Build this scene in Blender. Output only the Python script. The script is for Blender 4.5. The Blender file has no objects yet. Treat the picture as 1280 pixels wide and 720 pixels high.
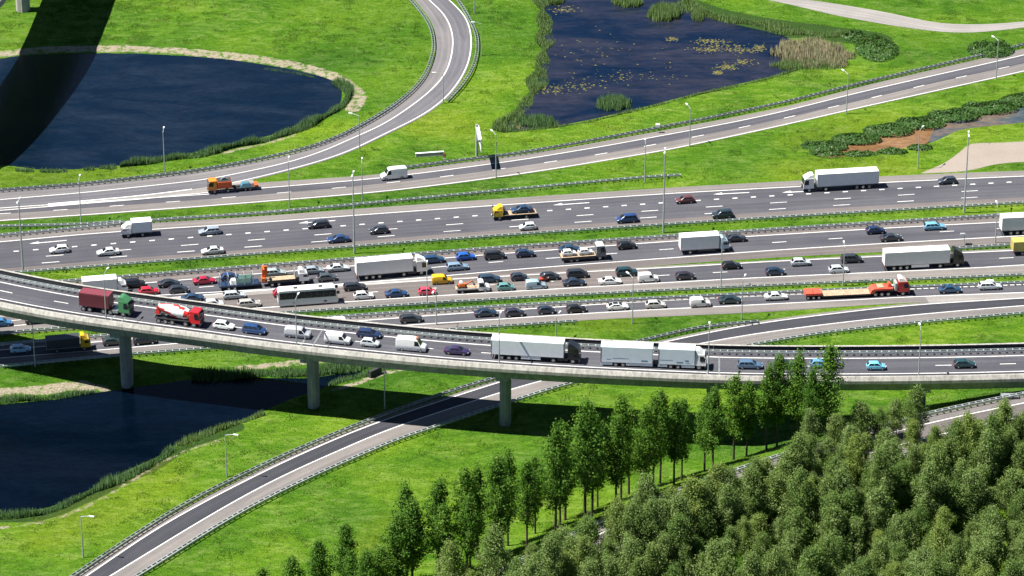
import bpy, math, random
import numpy as np
from mathutils import Vector, Matrix

random.seed(7); RNG = np.random.default_rng(7)
scene = bpy.context.scene
COL = scene.collection

# ------------------------------------------------------------------ camera, sky, sun, exposure
CAM_H, PITCH, FPX = 309.0, math.radians(25.5), 4450.0      # FPX: focal length in pixels of a 1280 wide picture
cam = bpy.data.cameras.new('camera'); cam.sensor_width = 36.0; cam.lens = FPX / 1280 * 36.0
cam.clip_start = 5.0; cam.clip_end = 20000.0
cam_o = bpy.data.objects.new('camera', cam); COL.objects.link(cam_o)
cam_o.location = (0, 0, CAM_H); cam_o.rotation_euler = (math.pi / 2 - PITCH, 0, 0)
scene.camera = cam_o

SHADOW = (0.562, 0.060)                                    # ground shift of a shadow per metre of height
sun_dir = Vector((SHADOW[0], SHADOW[1], -1.0)).normalized()
SUN_EL = math.asin(-sun_dir.z); SUN_AZ = math.atan2(-sun_dir.x, -sun_dir.y)
world = bpy.data.worlds.new('World'); scene.world = world; world.use_nodes = True
wn = world.node_tree.nodes; wl = world.node_tree.links
sky = wn.new('ShaderNodeTexSky'); sky.sky_type = 'NISHITA'; sky.sun_disc = False
sky.sun_elevation = SUN_EL; sky.sun_rotation = SUN_AZ % (2 * math.pi); sky.altitude = 0; sky.air_density = 0.5; sky.dust_density = 0.0; sky.ozone_density = 0.7
wl.new(sky.outputs[0], wn['Background'].inputs[0]); wn['Background'].inputs[1].default_value = 0.05
sl = bpy.data.lights.new('sun', 'SUN'); sl.energy = 5.0; sl.angle = math.radians(0.5); sl.color = (1.0, 0.955, 0.88)
so = bpy.data.objects.new('sun', sl); COL.objects.link(so)
so.rotation_euler = sun_dir.to_track_quat('-Z', 'Y').to_euler(); so.location = (-300, 500, 600)
scene.view_settings.view_transform = 'Standard'; scene.view_settings.look = 'None'
scene.view_settings.exposure = 1.18; scene.view_settings.gamma = 1.0
scene.view_settings.use_curve_mapping = False

# ------------------------------------------------------------------ pixel -> place
SP, CP = math.sin(PITCH), math.cos(PITCH)
def P(x, y, z=0.0):
    a = (x - 640) / FPX; b = (y - 360) / FPX
    d = (a, CP - b * SP, -SP - b * CP)
    t = (z - CAM_H) / d[2]
    return Vector((d[0] * t, d[1] * t, z))
def W(pts, z=0.0):
    return [P(p[0], p[1], z) for p in pts]

def catmull(pts, step=2.0):
    pts = [Vector(p) for p in pts]
    if len(pts) < 3:
        a, b = pts; n = max(1, int((b - a).length / step))
        return [a.lerp(b, i / n) for i in range(n + 1)]
    q = [pts[0] * 2 - pts[1]] + pts + [pts[-1] * 2 - pts[-2]]
    out = []
    for i in range(1, len(q) - 2):
        p0, p1, p2, p3 = q[i - 1:i + 3]
        # centripetal-ish: limit tangents
        d1 = (p2 - p1).length
        m1 = (p2 - p0) / max(1e-6, ((p1 - p0).length + d1)) * d1
        m2 = (p3 - p1) / max(1e-6, ((p3 - p2).length + d1)) * d1
        n = max(1, int(d1 / step))
        for k in range(n):
            t = k / n; t2 = t * t; t3 = t2 * t
            out.append(p1 * (2 * t3 - 3 * t2 + 1) + m1 * (t3 - 2 * t2 + t) + p2 * (-2 * t3 + 3 * t2) + m2 * (t3 - t2))
    out.append(pts[-1])
    return out
def arclen(pl):
    s = [0.0]
    for a, b in zip(pl, pl[1:]): s.append(s[-1] + (b - a).length)
    return s
def resample(pl, n):
    s = arclen(pl); L = s[-1]; out = []; j = 0
    for i in range(n):
        t = L * i / (n - 1)
        while j < len(s) - 2 and s[j + 1] < t: j += 1
        u = (t - s[j]) / max(1e-9, s[j + 1] - s[j])
        out.append(pl[j].lerp(pl[j + 1], min(1, max(0, u))))
    return out
def extend(pl, a=0.0, b=0.0):
    pl = list(pl)
    if a: pl.insert(0, pl[0] + (pl[0] - pl[1]).normalized() * a)
    if b: pl.append(pl[-1] + (pl[-1] - pl[-2]).normalized() * b)
    return pl
def smooth(pl, it=3):
    for _ in range(it):
        pl = [pl[0]] + [(pl[i - 1] + pl[i] * 2 + pl[i + 1]) / 4 for i in range(1, len(pl) - 1)] + [pl[-1]]
    return pl
def path(px, z=0.0, step=2.0, a=0.0, b=0.0, sm=3):
    return smooth(catmull(extend(W(px, z), a, b), step), sm)
def normals(pl):
    out = []
    for i in range(len(pl)):
        d = pl[min(i + 1, len(pl) - 1)] - pl[max(i - 1, 0)]
        d.z = 0; d.normalize()
        out.append(Vector((-d.y, d.x, 0)))
    return out

# ------------------------------------------------------------------ materials
MATS = {}
def nt(name):
    m = bpy.data.materials.new(name); m.use_nodes = True; MATS[name] = m
    return m, m.node_tree.nodes, m.node_tree.links, m.node_tree.nodes['Principled BSDF']
def ramp(n, l, src, stops):
    r = n.new('ShaderNodeValToRGB'); l.new(src, r.inputs[0]); e = r.color_ramp.elements
    while len(e) < len(stops): e.new(0.5)
    for el, (p, c) in zip(e, stops): el.position = p; el.color = (c[0], c[1], c[2], 1)
    return r.outputs[0]
def noise(n, l, vec, scale, detail=4, rough=0.55, dist=0.0):
    t = n.new('ShaderNodeTexNoise'); t.inputs['Scale'].default_value = scale; t.inputs['Detail'].default_value = detail
    t.inputs['Roughness'].default_value = rough; t.inputs['Distortion'].default_value = dist
    if vec is not None: l.new(vec, t.inputs['Vector'])
    return t.outputs['Fac']
def mix(n, l, a, b, f, mode='MIX'):
    m = n.new('ShaderNodeMix'); m.data_type = 'RGBA'; m.blend_type = mode
    for s, v in ((m.inputs[0], f), (m.inputs[6], a), (m.inputs[7], b)):
        if isinstance(v, (int, float)): s.default_value = v
        elif isinstance(v, tuple): s.default_value = (v[0], v[1], v[2], 1)
        else: l.new(v, s)
    return m.outputs[2]
def mapping(n, l, src, scale=(1, 1, 1), rot=(0, 0, 0)):
    m = n.new('ShaderNodeMapping'); m.inputs['Scale'].default_value = scale; m.inputs['Rotation'].default_value = rot
    l.new(src, m.inputs['Vector']); return m.outputs[0]
def bump(n, l, bs, h, strength=0.5, dist=0.1):
    b = n.new('ShaderNodeBump'); b.inputs['Strength'].default_value = strength; b.inputs['Distance'].default_value = dist
    l.new(h, b.inputs['Height']); l.new(b.outputs[0], bs.inputs['Normal'])
def plain(name, col, rough=0.6, metal=0.0, var=0.12, scale=3.0, coat=0.0):
    m, n, l, bs = nt(name)
    tc = n.new('ShaderNodeTexCoord')
    f = noise(n, l, tc.outputs['Object'], scale, 3)
    c = ramp(n, l, f, [(0.3, tuple(v * (1 - var) for v in col)), (0.7, tuple(min(1, v * (1 + var)) for v in col))])
    l.new(c, bs.inputs['Base Color']); bs.inputs['Roughness'].default_value = rough; bs.inputs['Metallic'].default_value = metal
    bs.inputs['Coat Weight'].default_value = coat
    return m
def grass_color(n, l, bladed=False):
    g = n.new('ShaderNodeNewGeometry'); pos = g.outputs['Position']
    f1 = noise(n, l, pos, 0.028, 4, 0.6)
    f2 = noise(n, l, mapping(n, l, pos, (0.13, 0.30, 0.2), (0, 0, 0.42)), 1.0, 8, 0.72, 1.4)
    f3 = noise(n, l, mapping(n, l, pos, (0.55, 1.1, 0.5), (0, 0, 0.5)), 1.0, 7, 0.82, 1.2)
    a = ramp(n, l, f1, [(0.36, (0.026, 0.086, 0.005)), (0.5, (0.072, 0.160, 0.004)), (0.62, (0.145, 0.225, 0.010))])
    b = ramp(n, l, f2, [(0.32, (0.026, 0.088, 0.008)), (0.48, (0.070, 0.164, 0.005)), (0.64, (0.175, 0.252, 0.055))])
    c = mix(n, l, a, b, 0.55)
    c = mix(n, l, c, ramp(n, l, noise(n, l, mapping(n, l, pos, (0.008, 0.022, 0.01), (0, 0, 0.3)), 1.0, 3, 0.5, 0.8), [(0.35, (0.62, 0.76, 0.7)), (0.5, (0.92, 0.96, 0.95)), (0.65, (1.15, 1.08, 1.0))]), 1.0, 'MULTIPLY')
    d = ramp(n, l, f3, [(0.32, (0.48, 0.58, 0.5)), (0.5, (1.0, 1.0, 0.95)), (0.68, (1.45, 1.36, 1.4))])
    return mix(n, l, c, d, 0.9, 'MULTIPLY'), pos, f3
def make_ground():
    m, n, l, bs = nt('ground')
    c, pos, f3 = grass_color(n, l)
    at = n.new('ShaderNodeAttribute'); at.attribute_name = 'cover'
    sp = n.new('ShaderNodeSeparateColor'); l.new(at.outputs['Color'], sp.inputs[0])
    fs = noise(n, l, pos, 0.55, 5, 0.7); fs2 = noise(n, l, pos, 2.5, 3, 0.6)
    sand = ramp(n, l, fs2, [(0.3, (0.19, 0.155, 0.10)), (0.5, (0.28, 0.245, 0.18)), (0.75, (0.40, 0.36, 0.28))])
    def mask(ch, w):
        a = n.new('ShaderNodeMath'); a.operation = 'ADD'; l.new(sp.outputs[ch], a.inputs[0])
        s = n.new('ShaderNodeMath'); s.operation = 'MULTIPLY_ADD'; l.new(fs, s.inputs[0]); s.inputs[1].default_value = w; s.inputs[2].default_value = -w / 2
        l.new(s.outputs[0], a.inputs[1])
        r = n.new('ShaderNodeMapRange'); r.inputs[1].default_value = 0.42; r.inputs[2].default_value = 0.62; l.new(a.outputs[0], r.inputs[0])
        return r.outputs[0]
    c = mix(n, l, c, (0.026, 0.062, 0.011), mask(1, 0.7))
    c = mix(n, l, c, sand, mask(0, 1.5))
    yl = n.new('ShaderNodeMath'); yl.operation = 'MULTIPLY'; l.new(at.outputs['Alpha'], yl.inputs[0]); l.new(fs2, yl.inputs[1]); c = mix(n, l, c, (0.20, 0.19, 0.008), yl.outputs[0])
    c = mix(n, l, c, (0.20, 0.105, 0.045), mask(2, 0.3))
    l.new(c, bs.inputs['Base Color']); bs.inputs['Roughness'].default_value = 0.95; bs.inputs['Specular IOR Level'].default_value = 0.15
    h = noise(n, l, mapping(n, l, pos, (0.8, 1.3, 1), (0, 0, 0.5)), 1.0, 7, 0.78, 0.8)
    bump(n, l, bs, h, 0.9, 0.6)
make_ground()
def make_blade(name, kind):
    m, n, l, bs = nt(name)
    at = n.new('ShaderNodeAttribute'); at.attribute_name = 'rnd'
    if kind == 'grass':
        c, pos, f3 = grass_color(n, l)
        v = ramp(n, l, at.outputs['Fac'], [(0.0, (0.78, 0.84, 0.7)), (0.6, (1.02, 1.02, 0.95)), (0.93, (1.2, 1.15, 1.0)), (1.0, (1.5, 1.4, 1.35))])
        c = mix(n, l, c, v, 1.0, 'MULTIPLY')
    else:
        stops = {'reed': [(0, (0.035, 0.105, 0.030)), (0.6, (0.075, 0.175, 0.055)), (1, (0.15, 0.235, 0.095))],
                 'dryreed': [(0, (0.06, 0.11, 0.035)), (0.5, (0.17, 0.155, 0.08)), (1, (0.32, 0.25, 0.16))],
                 'tall': [(0, (0.055, 0.135, 0.025)), (0.6, (0.11, 0.205, 0.045)), (1, (0.22, 0.28, 0.13))],
                 'poplar': [(0, (0.036, 0.105, 0.010)), (0.5, (0.076, 0.175, 0.017)), (1, (0.14, 0.245, 0.036))],
                 'willow': [(0, (0.052, 0.115, 0.024)), (0.5, (0.130, 0.205, 0.050)), (1, (0.28, 0.36, 0.15))],
                 'shrub': [(0, (0.022, 0.075, 0.012)), (0.7, (0.060, 0.145, 0.026)), (0.95, (0.12, 0.20, 0.07)), (1, (0.30, 0.33, 0.24))],
                 'lily': [(0, (0.055, 0.075, 0.018)), (0.6, (0.14, 0.135, 0.03)), (1, (0.07, 0.05, 0.04))]}[kind]
        c = ramp(n, l, at.outputs['Fac'], stops)
        if kind in ('poplar', 'willow'):
            oi = n.new('ShaderNodeObjectInfo'); tint = ramp(n, l, oi.outputs['Random'], [(0.0, (0.72, 0.84, 0.62)), (0.35, (1.0, 1.0, 0.9)), (0.7, (1.12, 1.10, 1.15)), (1.0, (1.28, 1.18, 0.85))])
            c = mix(n, l, c, tint, 1.0 if kind == 'willow' else 0.6, 'MULTIPLY')
    l.new(c, bs.inputs['Base Color']); bs.inputs['Roughness'].default_value = 0.7; bs.inputs['Specular IOR Level'].default_value = 0.25
    w = {'grass': 2.6, 'tall': 1.3, 'reed': 1.2, 'dryreed': 0.9, 'shrub': 1.0, 'poplar': 0.25, 'willow': 0.35}.get(kind, 0)
    gg = n.new('ShaderNodeNewGeometry'); va = n.new('ShaderNodeVectorMath'); va.operation = 'ADD'; l.new(gg.outputs['Normal'], va.inputs[0]); va.inputs[1].default_value = (0, 0, w)
    vn = n.new('ShaderNodeVectorMath'); vn.operation = 'NORMALIZE'; l.new(va.outputs[0], vn.inputs[0]); l.new(vn.outputs[0], bs.inputs['Normal'])
    if kind in ('poplar', 'willow', 'reed', 'tall', 'grass', 'shrub'):
        tr = n.new('ShaderNodeBsdfTranslucent'); l.new(mix(n, l, c, (1.0, 1.0, 0.55), 1.0, 'MULTIPLY'), tr.inputs[0])
        ms = n.new('ShaderNodeMixShader'); ms.inputs[0].default_value = 0.48 if kind in ('reed', 'tall') else 0.42
        l.new(bs.outputs[0], ms.inputs[1]); l.new(tr.outputs[0], ms.inputs[2]); l.new(ms.outputs[0], n['Material Output'].inputs[0])
for k in ('grass', 'reed', 'dryreed', 'tall', 'poplar', 'willow', 'shrub', 'lily'): make_blade(k, k)
def make_asphalt(name, c0, c1, streak=0.5):
    m, n, l, bs = nt(name)
    uv = n.new('ShaderNodeUVMap'); g = n.new('ShaderNodeNewGeometry')
    f = noise(n, l, mapping(n, l, uv.outputs[0], (0.02, 0.9, 1)), 1.0, 4, 0.6)
    f2 = noise(n, l, g.outputs['Position'], 0.11, 4, 0.6); f3 = noise(n, l, g.outputs['Position'], 3.0, 3, 0.7)
    a = ramp(n, l, f, [(0.3, c0), (0.7, c1)]); b = ramp(n, l, f2, [(0.3, c0), (0.7, c1)])
    c = mix(n, l, b, a, streak)
    c = mix(n, l, c, ramp(n, l, f3, [(0.25, (0.82, 0.82, 0.82)), (0.75, (1.15, 1.15, 1.15))]), 1.0, 'MULTIPLY')
    sx = n.new('ShaderNodeSeparateXYZ'); l.new(uv.outputs[0], sx.inputs[0]); sm = n.new('ShaderNodeMath'); sm.operation = 'MULTIPLY'; l.new(sx.outputs[1], sm.inputs[0]); sm.inputs[1].default_value = 6.283 / 1.75
    sn = n.new('ShaderNodeMath'); sn.operation = 'COSINE'; l.new(sm.outputs[0], sn.inputs[0])          # tyre tracks
    c = mix(n, l, c, ramp(n, l, sn.outputs[0], [(0.0, (0.91, 0.91, 0.92)), (1.0, (1.06, 1.06, 1.05))]), 0.85, 'MULTIPLY')
    # bitumen repair bands and stains with shapes of their own
    v = n.new('ShaderNodeTexVoronoi'); v.feature = 'F1'; l.new(mapping(n, l, uv.outputs[0], (0.022, 0.28, 1)), v.inputs['Vector']); v.inputs['Scale'].default_value = 1.0
    c = mix(n, l, c, ramp(n, l, v.outputs['Color'], [(0.0, (0.80, 0.80, 0.82)), (1.0, (1.13, 1.12, 1.10))]), 0.9, 'MULTIPLY')
    l.new(c, bs.inputs['Base Color']); bs.inputs['Roughness'].default_value = 0.85; bs.inputs['Specular IOR Level'].default_value = 0.3
make_asphalt('asphalt', (0.052, 0.053, 0.066), (0.084, 0.085, 0.099))
make_asphalt('asphalt_brown', (0.098, 0.087, 0.086), (0.150, 0.134, 0.130))
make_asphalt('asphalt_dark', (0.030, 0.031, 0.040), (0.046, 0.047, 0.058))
make_asphalt('shoulder', (0.128, 0.118, 0.114), (0.190, 0.176, 0.170))
make_asphalt('shoulder_grey', (0.120, 0.115, 0.120), (0.170, 0.163, 0.168))
make_asphalt('asphalt_pale', (0.088, 0.088, 0.101), (0.128, 0.127, 0.141))
make_asphalt('pale_paving', (0.21, 0.20, 0.19), (0.30, 0.285, 0.27))
make_asphalt('dirt', (0.22, 0.185, 0.155), (0.31, 0.27, 0.235))
def make_marking():
    m, n, l, bs = nt('marking')
    g = n.new('ShaderNodeNewGeometry'); f = noise(n, l, g.outputs['Position'], 2.2, 4, 0.7)
    l.new(ramp(n, l, f, [(0.28, (0.30, 0.295, 0.29)), (0.42, (0.55, 0.55, 0.54)), (0.7, (0.72, 0.72, 0.71))]), bs.inputs['Base Color'])
    bs.inputs['Roughness'].default_value = 0.7
make_marking()
def make_concrete(name, base, stain):
    m, n, l, bs = nt(name)
    g = n.new('ShaderNodeNewGeometry'); pos = g.outputs['Position']
    f = noise(n, l, pos, 0.5, 5, 0.65); f2 = noise(n, l, mapping(n, l, pos, (1.4, 1.4, 0.12)), 1.0, 4, 0.7)
    a = ramp(n, l, f, [(0.3, tuple(v * 0.8 for v in base)), (0.7, tuple(v * 1.15 for v in base))])
    s = ramp(n, l, f2, [(0.38, stain), (0.56, (1, 1, 1))])
    l.new(mix(n, l, a, s, 0.55, 'MULTIPLY'), bs.inputs['Base Color']); bs.inputs['Roughness'].default_value = 0.9
    bump(n, l, bs, noise(n, l, pos, 4.0, 4, 0.6), 0.2, 0.03)
make_concrete('concrete', (0.36, 0.35, 0.325), (0.42, 0.40, 0.36))
make_concrete('concrete_grey', (0.20, 0.225, 0.23), (0.40, 0.42, 0.42))
def make_water(name, base, murk, spec=0.34):
    m, n, l, bs = nt(name)
    g = n.new('ShaderNodeNewGeometry'); pos = g.outputs['Position']
    f = noise(n, l, mapping(n, l, pos, (0.05, 0.13, 1)), 1.0, 5, 0.65, 0.5)
    f2 = noise(n, l, mapping(n, l, pos, (0.6, 1.2, 1)), 1.0, 5, 0.7)
    a = ramp(n, l, f, [(0.42, base), (0.70, murk)])
    l.new(mix(n, l, a, ramp(n, l, f2, [(0.3, (0.55, 0.55, 0.6)), (0.7, (1.4, 1.4, 1.4))]), 0.8, 'MULTIPLY'), bs.inputs['Base Color'])
    bs.inputs['Roughness'].default_value = 0.09; bs.inputs['IOR'].default_value = 1.33; bs.inputs['Specular IOR Level'].default_value = spec
    bump(n, l, bs, noise(n, l, mapping(n, l, pos, (0.9, 2.0, 1)), 1.0, 4, 0.6), 0.35, 0.10)
make_water('water', (0.0012, 0.0065, 0.017), (0.008, 0.015, 0.027), 0.28)
make_water('water_weedy', (0.0015, 0.0075, 0.023), (0.024, 0.024, 0.036))
make_water('water_deep', (0.0004, 0.0022, 0.006), (0.0012, 0.004, 0.010), 0.13)
make_water('water_muddy', (0.14, 0.075, 0.032), (0.24, 0.15, 0.085), 0.2)
make_water('water_canal', (0.040, 0.065, 0.08), (0.20, 0.115, 0.055))
def make_paint(name, rough, coat):
    m, n, l, bs = nt(name)
    oi = n.new('ShaderNodeObjectInfo'); tc = n.new('ShaderNodeTexCoord')
    f = noise(n, l, tc.outputs['Object'], 1.3, 4, 0.6)
    c = mix(n, l, oi.outputs['Color'], ramp(n, l, f, [(0.3, (0.95, 0.945, 0.935)), (0.65, (1.02, 1.02, 1.02))]), 1.0, 'MULTIPLY')
    l.new(c, bs.inputs['Base Color']); bs.inputs['Roughness'].default_value = rough; bs.inputs['Coat Weight'].default_value = coat
    bs.inputs['Coat Roughness'].default_value = 0.08
make_paint('paint', 0.38, 0.55); make_paint('body_panel', 0.5, 0.1)
plain('glass', (0.012, 0.016, 0.022), 0.08, 0, 0.2, 1.0)
plain('tyre', (0.018, 0.018, 0.019), 0.85)
plain('rim', (0.32, 0.33, 0.34), 0.35, 0.6)
plain('black_plastic', (0.016, 0.017, 0.019), 0.6)
plain('chassis', (0.03, 0.031, 0.034), 0.7)
plain('lamp_clear', (0.75, 0.77, 0.78), 0.15)
plain('lamp_red', (0.42, 0.02, 0.015), 0.25)
plain('galvanised', (0.36, 0.40, 0.40), 0.5, 0.25, 0.15, 0.6)
plain('galvanised_dull', (0.22, 0.25, 0.25), 0.55, 0.2, 0.2, 0.6)
plain('pole_grey', (0.34, 0.37, 0.37), 0.5, 0.2)
plain('lamp_head', (0.74, 0.76, 0.76), 0.4)
plain('sign_white', (0.72, 0.74, 0.76), 0.5)
plain('sign_back', (0.25, 0.28, 0.30), 0.5, 0.3)
plain('dark_panel', (0.022, 0.026, 0.032), 0.8)
plain('bark', (0.055, 0.045, 0.035), 0.9, 0, 0.35, 2.0)
plain('wood_deck', (0.36, 0.27, 0.18), 0.85, 0, 0.3, 2.0)
plain('orange_red', (0.52, 0.10, 0.03), 0.5)
plain('leather_black', (0.02, 0.02, 0.022), 0.6)
plain('helmet_white', (0.75, 0.75, 0.75), 0.25)

# ------------------------------------------------------------------ mesh + object helpers
def mesh(name, v, f, mats, fm=None, smooth=None, uv=None):
    me = bpy.data.meshes.new(name)
    me.from_pydata([tuple(p) for p in v], [], f)
    for m in (mats if isinstance(mats, (list, tuple)) else [mats]): me.materials.append(MATS[m])
    if fm is not None: me.polygons.foreach_set('material_index', fm)
    if uv is not None:
        u = me.uv_layers.new(name='UVMap'); a = np.array([uv[i] for i in [lp.vertex_index for lp in me.loops]], dtype=np.float32).ravel()
        u.data.foreach_set('uv', a)
    if smooth is not None:
        me.polygons.foreach_set('use_smooth', [True] * len(me.polygons)); me.set_sharp_from_angle(angle=math.radians(smooth))
    me.update(); return me
def obj(name, me, parent=None, loc=(0, 0, 0), rot=None, color=None, **props):
    o = bpy.data.objects.new(name, me); COL.objects.link(o); o.location = loc
    if rot is not None: o.rotation_euler = rot
    if parent is not None: o.parent = parent
    if color is not None: o.color = (color[0], color[1], color[2], 1)
    for k, v in props.items(): o[k] = v
    return o
def thing(name, label, cat, loc=(0, 0, 0), rz=0.0, group=None, ry=0.0):
    o = obj(name, None, None, loc, (0, ry, rz)); o['label'] = label; o['category'] = cat
    if group: o['group'] = group
    o.empty_display_size = 0.5
    return o
class MB:
    def __init__(s): s.v = []; s.f = []
    def add(s, v, f):
        b = len(s.v); s.v += [tuple(p) for p in v]; s.f += [tuple(i + b for i in q) for q in f]; return s
    def box(s, x0, x1, y0, y1, z0, z1, tx0=0, tx1=0, ty=0):
        # tx0/tx1: how far the top edge is pulled in at the low-x / high-x end; ty: pulled in at both sides
        v = [(x0, y0, z0), (x1, y0, z0), (x1, y1, z0), (x0, y1, z0),
             (x0 + tx0, y0 + ty, z1), (x1 - tx1, y0 + ty, z1), (x1 - tx1, y1 - ty, z1), (x0 + tx0, y1 - ty, z1)]
        return s.add(v, [(0, 3, 2, 1), (4, 5, 6, 7), (0, 1, 5, 4), (1, 2, 6, 5), (2, 3, 7, 6), (3, 0, 4, 7)])
    def cyl(s, a, b, r0, r1=None, n=10, caps=True):
        a = Vector(a); b = Vector(b); r1 = r0 if r1 is None else r1
        d = (b - a).normalized(); u = d.orthogonal().normalized(); w = d.cross(u)
        v = []; f = []
        for i in range(n):
            t = 2 * math.pi * i / n; q = u * math.cos(t) + w * math.sin(t)
            v.append(a + q * r0); v.append(b + q * r1)
        for i in range(n):
            j = (i + 1) % n; f.append((2 * i, 2 * j, 2 * j + 1, 2 * i + 1))
        if caps: f.append(tuple(2 * i for i in range(n))[::-1]); f.append(tuple(2 * i + 1 for i in range(n)))
        return s.add(v, f)
    def prism(s, prof, y0, y1, ty=0.0, zsplit=None):
        # side profile (x, z) counter-clockwise seen from -y, extruded over y
        n = len(prof)
        zs = [p[1] for p in prof]; zl, zh = min(zs), max(zs)
        def k(z): return ty * max(0, (z - (zsplit if zsplit is not None else zl)) / max(1e-6, zh - (zsplit if zsplit is not None else zl)))
        v = [(x, y0 + k(z), z) for x, z in prof] + [(x, y1 - k(z), z) for x, z in prof]
        f = [tuple(range(n)), tuple(range(2 * n - 1, n - 1, -1))] + [(i, i + n, (i + 1) % n + n, (i + 1) % n) for i in range(n)]
        return s.add(v, f)
    def quad(s, a, b, c, d): return s.add([a, b, c, d], [(0, 1, 2, 3)])
    def mesh(s, name, mat, smooth=None): return mesh(name, s.v, s.f, mat, smooth=smooth)
    def obj(s, name, mat, parent=None, smooth=None, color=None, loc=(0, 0, 0), **p): return obj(name, s.mesh(name, mat, smooth), parent, loc, None, color, **p)
def strip_mesh(name, A, B, z, mat, n=None):
    n = n or max(2, int(max(arclen(A)[-1], arclen(B)[-1]) / 2.0))
    A = resample(A, n); B = resample(B, n); v = []; uv = []; f = []; s = 0
    for i in range(n):
        if i: s += (A[i] - A[i - 1]).length
        w = (A[i] - B[i]).length
        v += [(A[i].x, A[i].y, A[i].z + z), (B[i].x, B[i].y, B[i].z + z)]; uv += [(s, 0), (s, w)]
    for i in range(n - 1): f.append((2 * i, 2 * i + 1, 2 * i + 3, 2 * i + 2))
    me = mesh(name, v, f, mat, uv=uv)
    fix_up(me); return me
def fix_up(me):
    if len(me.polygons) and sum(p.normal.z for p in me.polygons) < 0: me.flip_normals()
def line_mesh(name, pl, w, z, mat='marking', dash=None):
    """painted line along a path: dash = (length, period, phase)"""
    v = []; f = []
    def seg(q):
        nn = normals(q); b = len(v)
        for p, k in zip(q, nn): v.append((p.x + k.x * w / 2, p.y + k.y * w / 2, p.z + z)); v.append((p.x - k.x * w / 2, p.y - k.y * w / 2, p.z + z))
        for i in range(len(q) - 1): f.append((b + 2 * i, b + 2 * i + 1, b + 2 * i + 3, b + 2 * i + 2))
    if dash is None: seg(pl)
    else:
        s = arclen(pl); L = s[-1]; ln, per, ph = dash
        def at(t):
            for j in range(len(s) - 1):
                if s[j + 1] >= t: return pl[j].lerp(pl[j + 1], (t - s[j]) / max(1e-9, s[j + 1] - s[j]))
            return pl[-1]
        t = ph % per
        while t + ln < L: seg([at(t), at(t + ln)]); t += per
    me = mesh(name, v, f, mat); fix_up(me); return me
def dash_parts(pl, ln, per, ph, w, z, parent, root=None):
    s = arclen(pl); t = ph % per
    def at_(t):
        j = max(0, min(len(s) - 2, int(np.searchsorted(s, t)) - 1)); return pl[j].lerp(pl[j + 1], (t - s[j]) / max(1e-9, s[j + 1] - s[j]))
    while t + ln < s[-1]:
        o = obj('lane_dash', line_mesh('lane_dash', [at_(t), at_(t + ln)], w * random.uniform(.9, 1.08), z), parent)
        if root is not None: under(o, root)
        t += per
def nearest_s(pl, p):
    s = arclen(pl); i = min(range(len(pl)), key=lambda i: (pl[i].xy - p.xy).length); return s[i]
def tangent(pl, p):
    i = min(range(len(pl)), key=lambda i: (pl[i].xy - p.xy).length)
    d = pl[min(i + 1, len(pl) - 1)] - pl[max(i - 1, 0)]
    return math.atan2(d.y, d.x) if d.x >= 0 else math.atan2(-d.y, -d.x)

# ------------------------------------------------------------------ outlines read from the picture (pixels of a 1280 x 720 picture)
A_top = [(-60, 245), (0, 239), (105, 231), (158, 225.5), (237, 216), (330, 200), (373, 190), (399, 182), (452, 158), (499, 129), (528, 103), (541.6, 76.5), (545.6, 53), (540, 29), (519, 1), (490, -25), (450, -48)]
A_topline = [(-60, 256), (0, 250), (105, 241), (211, 230), (264, 223.5), (307.5, 215), (357.5, 204), (403, 189.5), (436, 175), (478, 156), (515, 132), (544, 108), (559, 87), (566, 58), (564, 37), (555, 18.5), (536, 0), (507, -25), (465, -48)]
A_botline = [(-60, 266), (0, 260.5), (105, 251.5), (200, 243), (287.5, 229.5), (311, 224.5), (360, 212.5), (400, 201.5), (436, 189), (478, 169), (526, 145), (555, 124), (576, 98), (586.5, 74), (588.6, 45), (581, 21), (561, 0), (530, -25), (488, -48)]
A_bot = [(x + 1.5, y + 1.5) for x, y in A_botline]
B_toppave = [(-60, 263), (0, 257.5), (105, 249), (200, 240), (312, 229.5), (400, 223.5), (476, 218), (510, 212.5), (640, 195), (719, 183), (970, 136), (1082, 107), (1280, 61), (1400, 31)]
B_topline = [(105, 255), (180, 249), (240, 243), (320, 236), (400, 229.5), (478, 222.5), (640, 201.6), (719, 189), (780, 178.5), (950, 146), (1082, 114), (1280, 69), (1400, 39)]
B_dash = [(-60, 271.5), (9, 267), (87, 262), (146, 257.5), (216, 252.5), (286, 247), (355, 241), (424, 235), (493, 228), (559, 220.5), (690, 202.3), (756, 192), (818, 181), (939.5, 157), (1055.5, 130.6), (1167.7, 104), (1277, 80), (1400, 52)]
B_bot = [(-60, 281), (0, 277), (158, 266), (330, 253), (491, 239), (650, 218.5), (822, 190.5), (867, 181.5), (970, 159.5), (1055.5, 140), (1280, 90), (1400, 62)]
C_top = [(-80, 300), (0, 293.5), (169, 280), (330, 270), (478, 259), (650, 247), (851, 234), (970, 227.5), (1092, 221), (1280, 213.5), (1400, 209)]
C_bot = [(-80, 348), (0, 342), (330, 317.5), (650, 294), (970, 273), (1280, 254.5), (1400, 248)]
C_topline = [(-80, 309), (0, 302.7), (126.6, 291.5), (330, 278), (478, 267), (650, 255), (825, 243), (970, 235), (1134.7, 227), (1280, 220.5), (1400, 216)]
C_block = [(-80, 322), (31.7, 313.5), (126.6, 306), (315, 291.3), (431.6, 282.4), (595, 270), (710.7, 262), (803.6, 255.6), (896, 249.4), (1057, 240), (1148, 234.6), (1262, 228), (1400, 220.5)]
C_dash1 = [(-80, 331.5), (66, 320), (153, 313), (312.6, 300.6), (395, 294), (564, 281), (731, 269.3), (813.6, 263.8), (897, 258.3), (1058, 248.3), (1194, 240.2), (1280, 235.5), (1400, 229)]
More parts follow.
